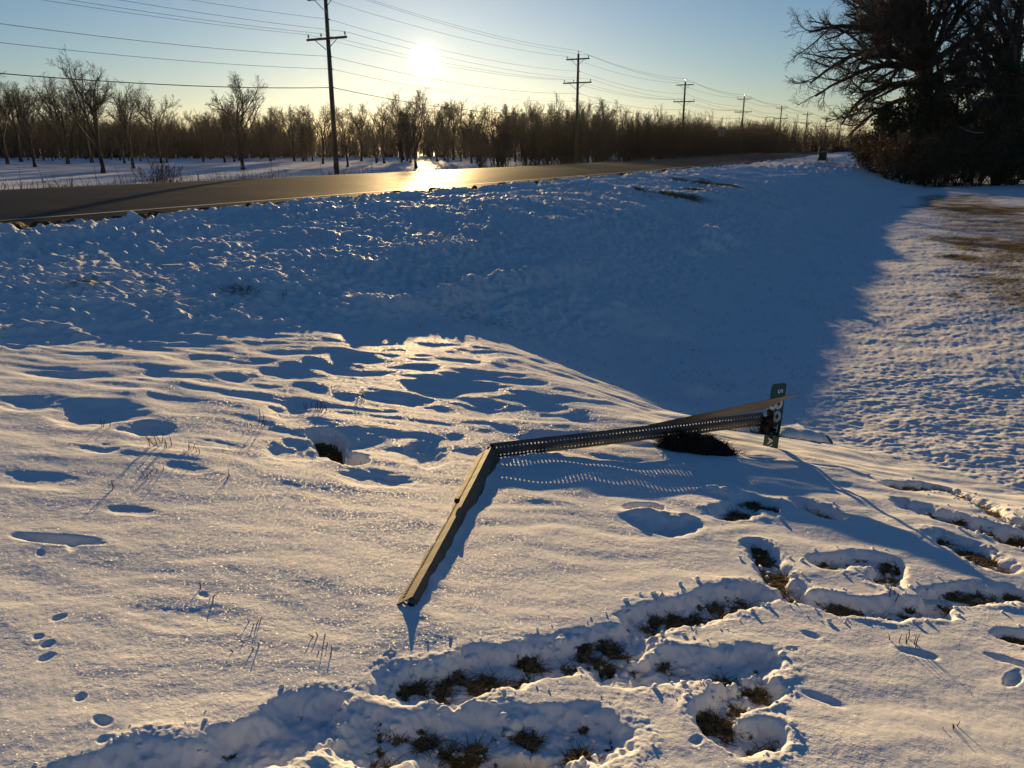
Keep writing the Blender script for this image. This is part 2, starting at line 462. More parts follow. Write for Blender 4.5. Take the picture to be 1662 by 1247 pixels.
HOLLOWS = [(a, b, w * 1.15, h * .7, d * .5) if b < 640 else (a, b, w, h * .9, d * .8) if b < 800 else (a, b, w, h, d) for a, b, w, h, d in HOLLOWS]
HOL, MRK, LMP = blob_list(HOLLOWS), blob_list([(a, b, w, h, d * .65) for a, b, w, h, d in MARKS]), blob_list(LUMPS)
TYRE = [ground_at(px, py)[:2] for px, py in ((-60, 440), (30, 416), (110, 394), (190, 373), (280, 354))]
STRIP = [ground_at(px, py)[:2] for px, py in ((1540, 322), (1600, 352), (1662, 400), (1760, 500))]
RIDGES = [([(645, 1012), (690, 1012)], .13, .014), ([(676, 998), (720, 885), (765, 800), (800, 748)], .047, .016), ([(806, 744), (850, 742), (905, 736)], .04, .014), ([(612, 512), (700, 498), (760, 482), (840, 456), (925, 436)],   .24, .09), ([(215, 640), (330, 612), (450, 590), (560, 572)], .09, .016), ([(560, 640), (650, 622), (760, 600), (880, 585)], .09, .012)]  # ridge across the post's near end is added to catch and shorten its shadow
RDG = [([ground_at(px, py)[:2] for px, py in pts], w, h) for pts, w, h in RIDGES]
TRN = [([ground_at(px, py)[:2] for px, py in pts], w, d, b) for pts, w, d, b in TRENCH]

def height(x, y):
    """the snow surface with all its bumps -> z, bare soil 0..1, thin snow over grass 0..1"""
    x = np.asarray(x, dtype=float); y = np.asarray(y, dtype=float)
    s, t, tp, prof, fill = base_parts(x, y)
    z = base(x, y)
    r = np.hypot(x, y)
    onfill = sstep(-0.12, 0.08, fill - prof)
    bank = (1 - sstep(0.02, 0.2, fill - prof)) * sstep(-10.3, -9.6, tp) * (1 - sstep(-4.2, -2.6, tp))
    ditch = (1 - onfill) * sstep(-4.4, -3.0, tp) * (1 - sstep(-1.6, 0.0, tp))
    yard = (1 - onfill) * sstep(-1.6, -0.2, tp)
    field = sstep(-20, -23, tp)
    fade = 1 - sstep(60, 160, r)
    wx = x + 0.10 * pn(x * 2.1, y * 2.1, 5); wy = y + 0.10 * pn(x * 2.1, y * 2.1, 6)
    # crest of the road bank is uneven
    z += bank * (0.10 * pn(s * 0.33, tp * 0.3, 11) + 0.07 * pn(s * 0.9, tp * 0.9, 12)) * sstep(-10.2, -9.2, tp)
    # chunky, trodden and ploughed snow on the bank
    b1 = 0.34 - np.abs(pn(wx * 2.4, wy * 2.4, 21)) ; b2 = 0.34 - np.abs(pn(wx * 5.2, wy * 5.2, 22)); b3 = pn(wx * 11, wy * 11, 23)
    rough = bank * (0.75 + 0.8 * pn(x * 0.45, y * 0.45, 24))
    z += np.clip(rough, 0, 1.2) * fade * (0.12 * b1 + 0.11 * b2 + 0.065 * b3)
    # drifted snow on the fill
    soft = onfill * (0.35 + 0.65 * sstep(2.6, 4.6, y + 0.35 * np.minimum(x, 0)))
    z += soft * (0.034 * pn(wx * 0.8, wy * 1.5, 31) + 0.024 * pn(wx * 1.7, wy * 3.6, 32) + 0.014 * pn(wx * 4, wy * 8.5, 33))
    z += onfill * (0.0022 * pn(wx * 8, wy * 11, 34) + 0.0011 * pn(x * 27, y * 27, 35) + 0.0007 * pn(x * 60, y * 60, 36))
    # the ditch floor is smooth, the yard rippled over short grass
    z += ditch * fade * (0.03 * pn(wx * 0.8, wy * 0.8, 41) + 0.016 * pn(wx * 3, wy * 4, 42) + 0.007 * pn(x * 11, y * 13, 43) + 0.004 * pn(x * 24, y * 27, 49))
    z += yard * fade * (0.05 * pn(wx * 0.5, wy * 0.5, 44) + 0.022 * pn(wx * 2.0, wy * 2.6, 45) + 0.010 * pn(wx * 7.5, wy * 12.0, 46) + 0.009 * pn(x * 15, y * 22, 47) + 0.006 * pn(x * 31, y * 33, 48))
    z += field * (0.10 * pn(x * 0.12, y * 0.12, 51) + 0.05 * pn(x * 0.5, y * 0.5, 52)) * sstep(-21.5, -24, tp)
    # wheel ruts along the verge
    for tc_, w_ in ((-9.15, .16), (-8.55, .13)):
        q = np.abs(tp - tc_ - 0.12 * np.sin(s * 0.35)) / w_
        cut = np.exp(-q ** 4) * sstep(24, 16, s)
        z -= cut * 0.04; z += cut * 0.012 * np.sin(s * 2 * np.pi / 0.16 + 3 * (tp - tc_))
    soil = np.zeros_like(z); grass = np.zeros_like(z)
    slush = pn(s * 1.3, tp * 2.0, 68) + 0.6 * pn(s * 4.5, tp * 5, 69)
    z += np.where((tp > -11.4) & (tp < -9.6), 0.11 * sstep(0.02, 0.5, slush + 0.55 * (tp + 10.45)) * sstep(-9.6, -9.9, tp), 0)
    # verge gravel and grass beside the road
    e = pn(s * 0.8, tp * 0.8, 61) * 0.5 + pn(s * 3, tp * 3, 62) * 0.3
    soil = np.maximum(soil, np.where((tp > -11) & (tp < -8), 1.0 - sstep(-10.15, -9.85, tp + 0.45 * e), 0))
    soil = np.maximum(soil, np.where((tp < -20) & (tp > -23), 0.8 * sstep(-21.6, -20.9, tp + 0.5 * e), 0))
    grass = np.maximum(grass, np.where(tp < -20.5, 0.46 * sstep(-30, -21, tp) + 0.36 + 0.35 * pn(x * 0.22, y * 0.5, 63), 0) * field)
    grass = np.maximum(grass, bank * (0.24 + 0.30 * pn(x * 0.9, y * 0.9, 64)))
    grass = np.maximum(grass, ditch * (0.26 + 0.22 * pn(x * 1.2, y * 1.2, 65)))
    grass = np.maximum(grass, yard * (0.30 + 0.22 * pn(x * 0.8, y * 0.8, 66)))
    for (px, py, w, h, a) in BARE:
        q = ((x - px) / w) ** 2 + ((y - py) / h) ** 2
        grass = np.maximum(grass, a * np.exp(-q) * (0.75 + 0.6 * pn(x * 1.6, y * 0.8, 67)))
    dt = seg_dist(x, y, TYRE) / .15
    z += np.exp(-dt ** 6) * (-.03 + .016 * np.sign(np.sin(s * 2 * np.pi / .17 + 5 * dt))) * sstep(1.1, .9, dt)
    ds = seg_dist(x, y, STRIP) / 2.1
    grass = np.maximum(grass, yard * 0.70 * np.exp(-ds ** 4) * (0.78 + 0.3 * pn(x * 0.9, y * 0.9, 78)))
    # hollows, marks, lumps
    for lst, sg, p in ((HOL, -1, 2.0), (MRK, -1, 2.0), (LMP, 1, 1.2)):
        for (hx, hy, w, h, a) in lst:
            mk = (np.abs(x - hx) < 2.6 * w) & (np.abs(y - hy) < 2.6 * h)
            if not mk.any(): continue
            X, Y = x[mk], y[mk]
            n = 0.9 * pn(X * 1.0 / w + hx, Y * 1.0 / h, 71) + 0.35 * pn(X * 2.6 / w + hx, Y * 2.6 / h, 72)
            ux, uy = X - hx, Y - hy
            if lst is MRK:
                th = 0.9 * math.sin(hx * 37.1 + hy * 11.3); ux, uy = ux * math.cos(th) + uy * math.sin(th), (uy * math.cos(th) - ux * math.sin(th)) * 1.5
            q = (ux / w) ** 2 + (uy / h) ** 2 + n
            z[mk] += sg * a * (0.62 if sg < 0 else 1) * np.exp(-np.maximum(q, 0) ** (1.5 if sg < 0 else p))
            if sg < 0: z[mk] += 0.06 * a * np.exp(-((np.sqrt(np.maximum(q, 0)) - 1.35) / 0.3) ** 2)
    for pts, w, h in RDG:
        d = seg_dist(x, y, pts) / w
        z += h * np.exp(-d * d) * (1 + (0.9 if w > .05 else 0) * pn(x * 2.2, y * 2.2, 76) + (0.5 * pn(x * 14, y * 14, 77) if w < .05 else 0)) * (d < 4)
    for pts, w, dep, bare in TRN:
        xs = [p[0] for p in pts]; ys = [p[1] for p in pts]; m_ = 3.2 * w
        mk = (x > min(xs) - m_) & (x < max(xs) + m_) & (y > min(ys) - m_) & (y < max(ys) + m_)
        if not mk.any(): continue
        X, Y = x[mk], y[mk]
        d = seg_dist(X, Y, pts) / w
        d = d + 0.48 * pn(X * 5.5, Y * 5.5, 81) + 0.28 * pn(X * 16, Y * 16, 82) + 0.12 * pn(X * 45, Y * 45, 83)
        cut = 1 - sstep(0.40, 1.12, d); dep = dep * 0.60
        rim = np.exp(-((d - 1.28) / 0.25) ** 2)
        crumb = pn(X * 22, Y * 22, 84) * 0.5 + pn(X * 48, Y * 48, 85) * 0.35
        rim = rim * sstep(-0.25, 0.45, pn(X * 3.1, Y * 3.1, 90))
        z[mk] += -dep * cut + rim * (0.005 + 0.010 * pn(X * 9, Y * 9, 86)) + cut * dep * 0.30 * np.maximum(crumb, -0.3) + rim * 0.010 * (crumb + 0.5 * pn(X * 85, Y * 85, 89))
        so = cut * np.clip(bare + 0.9 * (pn(X * 10, Y * 10, 87) + 0.5 * pn(X * 26, Y * 26, 88)), 0, 1) if bare < 1 else cut
        so = so * (d < 0.72)
        z[mk] -= 0.012 * so
        soil[mk] = np.maximum(soil[mk], so)
    return z, soil, grass

def _bare(px, py, w, h, a):
    x, y, d = ground_at(px, py); return (x, y, w, h, a)
BARE = [_bare(1085, 318, 1.5, 1.3, 1.0), (0, 0, .01, .01, 0), _bare(1150, 299, 1.8, 1.8, 1.0), _bare(1130, 310, 1.2, 1.2, .9),
        _bare(1600, 340, 3.2, 4.5, 1.0), _bare(1640, 400, 2.0, 3.6, 1.0), _bare(1590, 420, 1.2, 1.6, .75), _bare(1590, 490, .7, 1.2, .8),
        _bare(1560, 318, 4, 3, .7), _bare(380, 475, .5, .4, .6), _bare(255, 460, .4, .4, .6), _bare(150, 470, .4, .5, .55)]

# ---------------------------------------------------------------- ground: one sheet to the horizon
def make_ground():
    az = np.concatenate([np.radians(np.linspace(-180, -50, 60)[:-1]), np.radians(np.linspace(-50, 50, 1001)), np.radians(np.linspace(50, 180, 60)[1:])])
    rr = np.concatenate([np.geomspace(0.02, 1.4, 30)[:-1], np.geomspace(1.4, 9.0, 640)[:-1], np.geomspace(9.0, 45, 330)[:-1], np.geomspace(45, 1500, 130)])
    A, Rr = np.meshgrid(az, rr)
    X, Y = np.sin(A) * Rr, np.cos(A) * Rr
    Z, so, gr = height(X, Y)
    nr, na = X.shape
    v = np.stack([X, Y, Z], -1).reshape(-1, 3)
    i = (np.arange(nr - 1)[:, None] * na + np.arange(na - 1)[None, :]).ravel()
    q = np.stack([i, i + na, i + na + 1, i + 1], -1)
    me = quads_mesh('snow_ground', v, q)
    for nm, arr in (('soil', so), ('grass', gr)):
        a = me.attributes.new(nm, 'FLOAT', 'POINT'); a.data.foreach_set('value', np.ascontiguousarray(arr, dtype=np.float32).ravel())
    o = link('snow_ground', me, M['ground'])
    tag(o, 'snow covered ground with footprints and drifts', None, None, 'structure')
    return X, Y, Z, so, gr
GX, GY, GZ, GS, GG = make_ground()
def gz(x, y):
    return float(height(np.array([x]), np.array([y]))[0][0])

# ---------------------------------------------------------------- road
def strip(name, t0, t1, nt, s0, s1, ns, zoff, mat, crown=True):
    ss = np.linspace(s0, s1, ns); ts = np.linspace(t0, t1, nt)
    S, T = np.meshgrid(ss, ts)
    b = bend(S)
    X, Y = to_xy(S, T + b)
    mid = (T_NEAR + T_FAR) / 2
    Z = ROAD_Z + 0.09 * (1 - ((T - mid) / 5.05) ** 2) - 0.05 + zoff
    v = np.stack([X, Y, Z], -1).reshape(-1, 3)
    i = (np.arange(nt - 1)[:, None] * ns + np.arange(ns - 1)[None, :]).ravel()
    q = np.stack([i, i + 1, i + ns + 1, i + ns], -1)
    me = quads_mesh(name, v, q)
    uv = me.uv_layers.new(name='UVMap')
    st = np.stack([S.ravel(), T.ravel()], -1)[q.ravel()]
    uv.data.foreach_set('uv', np.ascontiguousarray(st, dtype=np.float32).ravel())
    o = link(name, me, mat)
    return tag(o, None, None, None, 'structure')
strip('road', T_FAR, T_NEAR, 15, -80, 600, 500, 0.0, M['asphalt'])
strip('road_marking', T_NEAR - 0.95, T_NEAR - 0.85, 2, -80, 600, 500, 0.004, M['paint'])
strip('road_marking', T_FAR + 0.85, T_FAR + 0.95, 2, -80, 600, 500, 0.004, M['paint'])

# ---------------------------------------------------------------- branching plants
rng = np.random.default_rng(7)
def unit(v): return v / (np.linalg.norm(v, axis=-1, keepdims=True) + 1e-9)
def tubes(P, Rd, n):
    """P (B,K,3) centre lines, Rd (B,K) radii -> verts, quads"""
    B, K, _ = P.shape
    T = np.gradient(P, axis=1) if K > 1 else P
    T = unit(T)
    ref = np.where(np.abs(T[..., 2:3]) < 0.9, np.array([0, 0, 1.0]), np.array([1.0, 0, 0]))
    a = unit(np.cross(T, ref)); b = np.cross(T, a)
    w = 2 * np.pi * np.arange(n) / n
    V = P[:, :, None, :] + Rd[:, :, None, None] * (a[:, :, None, :] * np.cos(w)[None, None, :, None] + b[:, :, None, :] * np.sin(w)[None, None, :, None])
    idx = np.arange(B * K * n).reshape(B, K, n)
    i0 = idx[:, :-1, :]; i1 = idx[:, 1:, :]
    q = np.stack([i0, np.roll(i0, -1, 2), np.roll(i1, -1, 2), i1], -1).reshape(-1, 4)
    return V.reshape(-1, 3), q
def merge(parts):
    vs, qs, b = [], [], 0
    for v, q in parts:
        vs.append(v); qs.append(q + b); b += len(v)
    return np.concatenate(vs), np.concatenate(qs)
def spawn(P, Rd, n, ang, lr, rr, K=5, lo=.25, hi=1.0, up=.15, curl=.18, lmin=0.0, rmin=.004, tip=.35, outw=0.0):
    """n children on each parent polyline"""
    B, Kp, _ = P.shape
    L = np.linalg.norm(np.diff(P, axis=1), axis=-1).sum(1)
    u = lo + (hi - lo) * (np.arange(n)[None, :] + rng.random((B, n))) / n
    f = u * (Kp - 1); i = np.minimum(f.astype(int), Kp - 2); g = (f - i)[..., None]
    bi = np.arange(B)[:, None]
    p0 = P[bi, i] * (1 - g) + P[bi, i + 1] * g
    tan = unit(P[bi, i + 1] - P[bi, i])
    r0 = Rd[bi, i] * (1 - g[..., 0]) + Rd[bi, i + 1] * g[..., 0]
    rv = rng.normal(size=(B, n, 3)); perp = unit(rv - (rv * tan).sum(-1, keepdims=True) * tan)
    a = np.radians(ang[0] + (ang[1] - ang[0]) * rng.random((B, n, 1)))
    d = tan * np.cos(a) + perp * np.sin(a)
    d = unit(d + np.array([0, 0, up]) + outw * unit(p0 * np.array([1, 1, 0])))
    ln = np.maximum(L[:, None] * lr * (1.12 - 0.62 * u) * (0.7 + 0.6 * rng.random((B, n))), lmin)
    pts = [p0]; cur = d
    for k in range(K - 1):
        cur = unit(cur + curl * rng.normal(size=(B, n, 3)) + np.array([0, 0, up * 0.35]))
        pts.append(pts[-1] + cur * (ln / (K - 1))[..., None])
    Q = np.stack(pts, 2).reshape(B * n, K, 3)
    rb = np.maximum(r0 * rr, rmin)
    RQ = (rb[..., None] * np.linspace(1, tip, K)[None, None, :]).reshape(B * n, K)
    return Q, np.maximum(RQ, rmin * 0.6)
def line(p0, p1, K, wob, r0, r1):
    p0, p1 = np.array(p0, float), np.array(p1, float)
    u = np.linspace(0, 1, K)[:, None]
    P = p0 + (p1 - p0) * u
    n = rng.normal(size=(K, 3)) * wob; n[0] = 0
    P = P + np.cumsum(n, 0) * np.array([1, 1, .2])
    return P[None], (r0 + (r1 - r0) * u[:, 0])[None]

def field_tree(h, trunk_h, r, spread=(28, 52), limbs=8, twig=(9, 8, 6), up=.16, tw=.010):
    P, Rd = line((0, 0, -0.3), (0.1, 0.05, h * 0.62), 8, h * .006, r, r * .45)
    Rd[0, 0] *= 1.5
    tr = tubes(P, Rd, 9)
    lo = trunk_h / (h * .62)
    a, ra = spawn(P, Rd, limbs, spread, 1.0, .60, 7, lo, 1.0, up, .12)
    b, rb = spawn(a, ra, twig[0], (28, 55), .48, .6, 5, .18, 1.0, up, .16, rmin=tw)
    c, rc = spawn(b, rb, twig[1], (28, 60), .5, .6, 4, .15, 1.0, up * .7, .18, rmin=tw)
    d, rd = spawn(c, rc, twig[2], (25, 60), .55, .6, 3, .15, 1.0, up * .5, .2, rmin=tw * .8)
    cr = merge([tubes(a, ra, 6), tubes(b, rb, 4), tubes(c, rc, 3), tubes(d, rd, 3)])
    return quads_mesh('trunk', *tr), quads_mesh('crown', *cr)
def brush_tree(h, stems, tw=.012, n=(9, 6, 5)):
    Ps, Rs = [], []
    for k in range(stems):
        w = rng.random() * 6.28; o = rng.random() * .5; sp_ = .1 + .32 * rng.random(); hh = h * (.65 + .35 * rng.random())
        P, Rd = line((math.cos(w) * o, math.sin(w) * o, -.2), (math.cos(w) * (o + hh * sp_), math.sin(w) * (o + hh * sp_), hh), 7, h * .012, .03 + .006 * h, .012)
        Ps.append(P); Rs.append(Rd)
    P, Rd = np.concatenate(Ps), np.concatenate(Rs)
    a, ra = spawn(P, Rd, n[0], (18, 55), .40, .55, 5, .03, 1, .25, .14, rmin=tw)
    b, rb = spawn(a, ra, n[1], (22, 55), .5, .6, 4, .1, 1, .22, .18, rmin=tw)
    c, rc = spawn(b, rb, n[2], (22, 55), .55, .6, 3, .1, 1, .15, .2, rmin=tw * .8)
    return quads_mesh('stem', *tubes(P, Rd, 6)), quads_mesh('crown', *merge([tubes(a, ra, 4), tubes(b, rb, 3), tubes(c, rc, 3)]))

TREE_PROTO = []
for (h, th, r, sprd, lim) in ((9.6, 2.2, .20, (25, 50), 10), (8.2, 1.9, .19, (32, 60), 11), (7.2, 1.7, .16, (34, 64), 10), (10.4, 2.6, .20, (22, 46), 10)):
    TREE_PROTO.append(field_tree(h, th, r, sprd, lim) + (h,))
BRUSH_PROTO = [brush_tree(h, st) + (h,) for h, st in ((6.2, 9), (5.2, 13), (7.0, 8))]

def put_tree(proto, part_names, x, y, h, label, group, name='bare_tree', cat='tree', mats=('bark', 'twig')):
    t = thing(name, label, cat, (x, y, float(base(x, y)) - 0.03), rng.random() * 6.28, group)
    s = h / proto[2]
    t.scale = (s, s, s * (0.94 + .12 * rng.random()))
    link(part_names[0], proto[0], M[mats[0]], t); link(part_names[1], proto[1], M[mats[1]], t)
    return t
def spot(px, d):
    r, f, u = px_ray(px, 240)
    return r / f * d, d
GROUP_O = 'bare trees standing in the snowy field across the road'
LAB_O = 'bare dark trunked tree in the field across the road'
# trees one can make out: pixel x, pixel y of the foot, pixel y of the top, prototype, own label
SEEN = [(168, 281, 104, 0, 'tall bare tree rising above the left woods, its leaning trunk on open snow'),
        (217, 273, 140, 3, 'slender bare tree just right of the tall leaning tree in the left field'),
        (395, 275, 132, 1, 'bare tree with a broad rounded fan of twigs, left of the nearest utility pole'),
        (676, 273, 158, 1, 'bare tree standing directly below the low sun'),
        (765, 265, 178, 1, 'bare tree just right of the tree below the sun'),
        (624, 265, 164, 3, 'tall slim bare tree between the nearest utility pole and the sun'),
        (57, 271, 150, 2, None), (110, 267, 138, 1, None), (150, 265, 140, 2, None), (262, 265, 160, 2, None), (478, 262, 172, 2, None), (524, 266, 170, 2, None),
        (492, 262, 176, 1, None), (564, 271, 176, 3, None), (587, 262, 168, 1, None), (654, 260, 160, 0, None), (710, 262, 165, 3, None),
        (722, 260, 170, 1, None), (736, 260, 168, 2, None), (778, 261, 172, 3, None), (820, 259, 176, 1, None), (836, 263, 180, 2, None),
        (860, 260, 174, 3, None), (876, 261, 172, 0, None), (892, 262, 176, 1, None), (940, 262, 172, 3, None), (977, 264, 168, 1, None),
        (12, 266, 128, 3, None), (35, 263, 135, 0, None), (330, 263, 178, 2, None), (366, 264, 172, 1, None), (440, 262, 175, 1, None)]
for (px, fy, ty_, k, lab) in SEEN:
    r, f, u = px_ray(px, fy)
    d = (EYE + .7) / -u
    x, y = r * d, f * d
    r2, f2, u2 = px_ray(px, ty_)
    h = (EYE + u2 / f2 * y) - float(base(x, y))
    put_tree(TREE_PROTO[k], ('trunk', 'crown'), x, y, h * 1.04, lab or LAB_O, GROUP_O if not lab else None)
rnd = random.Random(3)
for i in range(56):
    px = rnd.uniform(-60, 1000); d = rnd.uniform(118, 170)
    x, y = spot(px, d)
    put_tree(TREE_PROTO[rnd.randrange(4)], ('trunk', 'crown'), x, y, rnd.uniform(5.0, 7.8), LAB_O, GROUP_O)
# thick brush that comes down to the far side of the road
GROUP_B = 'leafless brush trees crowding the far side of the road'
for i in range(78):
    s = rnd.uniform(64, 230) ** 1.0; o = rnd.uniform(4.5, 20)
    t = T_FAR + float(bend(s)) - o
    x, y = to_xy(s, t)
    if y < 60: continue
    put_tree(BRUSH_PROTO[i % 3], ('stem', 'crown'), x, y, rnd.uniform(4.5, 6.6) * (1 + (s - 64) / 420),
             'many stemmed leafless brush tree on the far side of the road', GROUP_B, 'brush_tree')

def far_woods():
    """the woods behind the field: one dark mass of stems, twigs and undergrowth"""
    def belt(n, p0, p1, d0, d1, h0, h1, r0, r1, lean, nb, nt, lo):
        px = rng.uniform(p0, p1, n); d = rng.uniform(d0, d1, n)
        x = (px - 831) / FOC / 1.045 * d; y = d
        hh = rng.uniform(h0, h1, n) * (1 + 0.10 * np.sin(px * .021) + .08 * np.sin(px * .0073 + 1))
        b0 = np.stack([x, y, np.full(n, -1.0)], -1)
        b1 = b0 + np.stack([rng.normal(0, lean, n), rng.normal(0, lean, n), hh], -1)
        u = np.linspace(0, 1, 5)[None, :, None]
        P = b0[:, None] * (1 - u) + b1[:, None] * u
        P[:, 1:] += rng.normal(0, .03 * h1, (n, 4, 3))
        Rd = (rng.uniform(r0, r1, n)[:, None] * np.linspace(1, .2, 5)[None])
        a, ra = spawn(P, Rd, nb, (20, 58), .34, .5, 4, lo, 1, .25, .15, rmin=.020)
        b, rb = spawn(a, ra, nt, (25, 58), .55, .6, 3, .1, 1, .2, .2, rmin=.015)
        return [tubes(P, Rd, 4), tubes(a, ra, 3), tubes(b, rb, 3)]
    parts = belt(2600, -420, 1480, 185, 245, 4.9, 8.5, .07, .15, 1.2, 10, 8, .15)
    parts += belt(800, -420, 480, 170, 200, 5.4, 9.2, .07, .15, 1.2, 10, 8, .15)
    parts += belt(2600, -420, 1480, 178, 235, 3.0, 6.2, .03, .07, .8, 8, 7, .02)
    o = link('far_woods', quads_mesh('far_woods', *merge(parts)), M['twig'])
    tag(o, 'dark leafless woods along the far edge of the snowy field', 'woods', None, 'stuff')
far_woods()

# ---------------------------------------------------------------- roadside shrubs and weeds across the road
def shrub(name, label, px, py_foot, h, wide, stems, leafmat=None, group=None, leaf_n=0, leaf_s=.03, tw=.006, off=0.0, twigmat='twig', pos=None):
    x, y = pos if pos else spot(px, py_foot)
    Ps, Rs = [], []
    for k in range(stems):
        w = rng.random() * 6.28; q = wide * (.25 + .75 * rng.random()); hh = h * (.6 + .4 * rng.random()) * (1 - .2 * q / max(wide, .01))
        P, Rd = line((math.cos(w) * .1 * wide, math.sin(w) * .1 * wide, -.1), (math.cos(w) * q, math.sin(w) * q, hh), 6, h * .02, .006 + .006 * h, .004)
        Ps.append(P); Rs.append(Rd)
    P, Rd = np.concatenate(Ps), np.concatenate(Rs)
    a, ra = spawn(P, Rd, 7, (20, 50), .42, .6, 4, .15, 1, .25, .16, rmin=tw)
    b, rb = spawn(a, ra, 5, (22, 55), .5, .6, 3, .1, 1, .2, .2, rmin=tw * .8)
    t = thing(name, label, 'shrub', (x, y, float(base(x, y))), 0, group)
    link('stems', quads_mesh('stems', *merge([tubes(P, Rd, 5), tubes(a, ra, 3), tubes(b, rb, 3)])), M[twigmat], t)
    if leaf_n:
        ends = b[:, 1:].reshape(-1, 3)
        c = ends[rng.integers(0, len(ends), leaf_n)] + rng.normal(0, .06 * max(1, h * .6), (leaf_n, 3))
        c = c[c[:, 2] > 0.02]
        link('leaves', leaf_cloud(c, leaf_s), M[leafmat], t)
    return t
def leaf_cloud(c, s, flat=1.0):
    n = len(c)
    a = unit(rng.normal(size=(n, 3)) * np.array([1, 1, flat])); r = rng.normal(size=(n, 3)); b = unit(np.cross(a, r))
    k = s * (0.6 + .8 * rng.random((n, 1)))
    v = np.stack([c - a * k - b * k * .45, c + a * k * .2 - b * k * .6, c + a * k, c - a * k * .1 + b * k * .6], 1).reshape(-1, 3)
    q = np.arange(n * 4).reshape(n, 4)
    return quads_mesh('leaves', v, q, False)

shrub('roadside_shrub', 'bare fan shaped shrub on the far verge, right of the small scrubby one', 250, 31, 1.75, .95, 16, tw=.009)
shrub('roadside_shrub', 'small scrubby bare shrub near the left end of the far verge', 88, 29, 1.15, .8, 12, tw=.008)
shrub('roadside_shrub', 'low bare shrub on the far verge below and left of the second utility pole', 862, 62, 1.3, .9, 10, tw=.012)
shrub('roadside_shrub', 'bare shrub on the far verge just left of the second utility pole', 915, 66, 1.6, .9, 10, tw=.012)
def dry_grass():
    n = 9000
    s = rng.uniform(-30, 150, n); t = -rng.gamma(2.0, 0.7, n) - 20.7
    keep = pn(s * .35, t * .6, 91) > -0.05
    s, t = s[keep], t[keep]
    t = t + bend(s)
    x, y = to_xy(s, t); n = len(x)
    z = base(x, y)
    h = rng.uniform(.12, .42, n) * (1 + .8 * (rng.random(n) > .93))
    p0 = np.stack([x, y, z - .02], -1); p2 = p0 + np.stack([rng.normal(0, .1, n), rng.normal(0, .1, n), h], -1)
    p1 = (p0 + p2) / 2 + rng.normal(0, .03, (n, 3))
    P = np.stack([p0, p1, p2], 1)
    Rd = np.repeat(np.array([[.007, .006, .003]]), n, 0) * (1 + y[:, None] / 60)
    o = link('dry_grass', quads_mesh('dry_grass', *tubes(P, Rd, 3)), M['dry'])
    tag(o, 'thin dry grass along the far verge of the road', 'grass', None, 'stuff')
dry_grass()

# ---------------------------------------------------------------- big oak, cedars and thicket on the right
OAK_D = 57.0
def bez(p0, p1, p2, K):
    u = np.linspace(0, 1, K)[:, None]
    return (1 - u) ** 2 * np.array(p0) + 2 * u * (1 - u) * np.array(p1) + u ** 2 * np.array(p2)
def big_tree(name, label, foot_px, d, fork, ends, r0, n=(11, 8, 6, 4), tw=.0095, mat='oakbark', lim_r=.62):
    fx, fy = spot(foot_px, d)
    org = Vector((fx, fy, float(base(fx, fy))))
    def loc(px, py, dd):
        r, f, u = px_ray(px, py); k = dd / f
        return np.array([r * k, dd, EYE + u * k]) - np.array(org)
    fk = loc(fork[0], fork[1], d)
    P, Rd = line((0, 0, -.4), fk * np.array([1, 1, 1.08]), 7, .07, r0, r0 * .72); Rd[0, 0] *= 1.5; Rd[0, 1] *= 1.1
    t = thing(name, label, 'tree', org)
    link('trunk', quads_mesh('trunk', *tubes(P, Rd, 12)), M[mat], t)
    Ls, Lr = [], []
    for (ex, ey, dd, cx, cy, base_u, rk) in ends:
        i = base_u * 6; a = int(min(i, 5)); st = P[0, a] * (1 - (i - a)) + P[0, a + 1] * (i - a)
        e = loc(ex, ey, d + dd); c = loc(cx, cy, d + dd * .45)
        Q = bez(st, c, e, 10); w = rng.normal(0, .10, (10, 3)); w[0] = 0; Q = Q + np.cumsum(w, 0) * .6
        Ls.append(Q); Lr.append(r0 * lim_r * rk * np.linspace(1, .16, 10) ** .9)
    A, RA = np.stack(Ls), np.stack(Lr)
    b, rb = spawn(A, RA, n[0], (22, 56), .44, .60, 6, .16, 1, .10, .13, rmin=tw * 1.4, outw=.18)
    c, rc = spawn(b, rb, n[1], (25, 58), .50, .62, 5, .12, 1, .08, .17, rmin=tw, outw=.12)
    d_, rd = spawn(c, rc, n[2], (25, 60), .54, .62, 4, .1, 1, .05, .2, rmin=tw * .8)
    parts = [tubes(A, RA, 8), tubes(b, rb, 5), tubes(c, rc, 3), tubes(d_, rd, 3)]
    if n[3]:
        e_, re = spawn(d_, rd, n[3], (25, 60), .55, .6, 3, .2, 1, .05, .2, rmin=tw * .6)
        parts.append(tubes(e_, re, 3))
    link('crown', quads_mesh('crown', *merge(parts)), M[mat], t)
    return t
big_tree('oak_tree', 'great bare oak whose limbs fan out over the road, left edge of the dark trees', 1500, OAK_D, (1500, 105),
         [(1318, 62, -2, 1440, 20, .96, 1), (1312, 132, 1, 1420, 40, .9, .9), (1345, -20, 3, 1440, 20, 1, 1), (1400, -80, -3, 1450, 20, 1, 1), (1352, 205, 0, 1410, 120, .8, .8),
          (1330, 160, -4, 1440, 75, .85, .8), (1455, -120, 2, 1478, 20, 1, 1.05), (1515, -130, -3, 1500, 10, 1, 1.0), (1570, -110, 3, 1520, 0, 1, 1),
          (1620, -40, -4, 1540, 30, .96, .95), (1660, 60, 2, 1570, 50, .9, .9), (1400, 40, 6, 1460, 60, .95, .8), (1375, 100, -6, 1440, 70, .9, .8), (1420, 20, -6, 1470, 40, 1, .8),
          (1370, 225, 3, 1420, 165, .7, .6), (1590, 140, -5, 1550, 80, .8, .7)], .55)
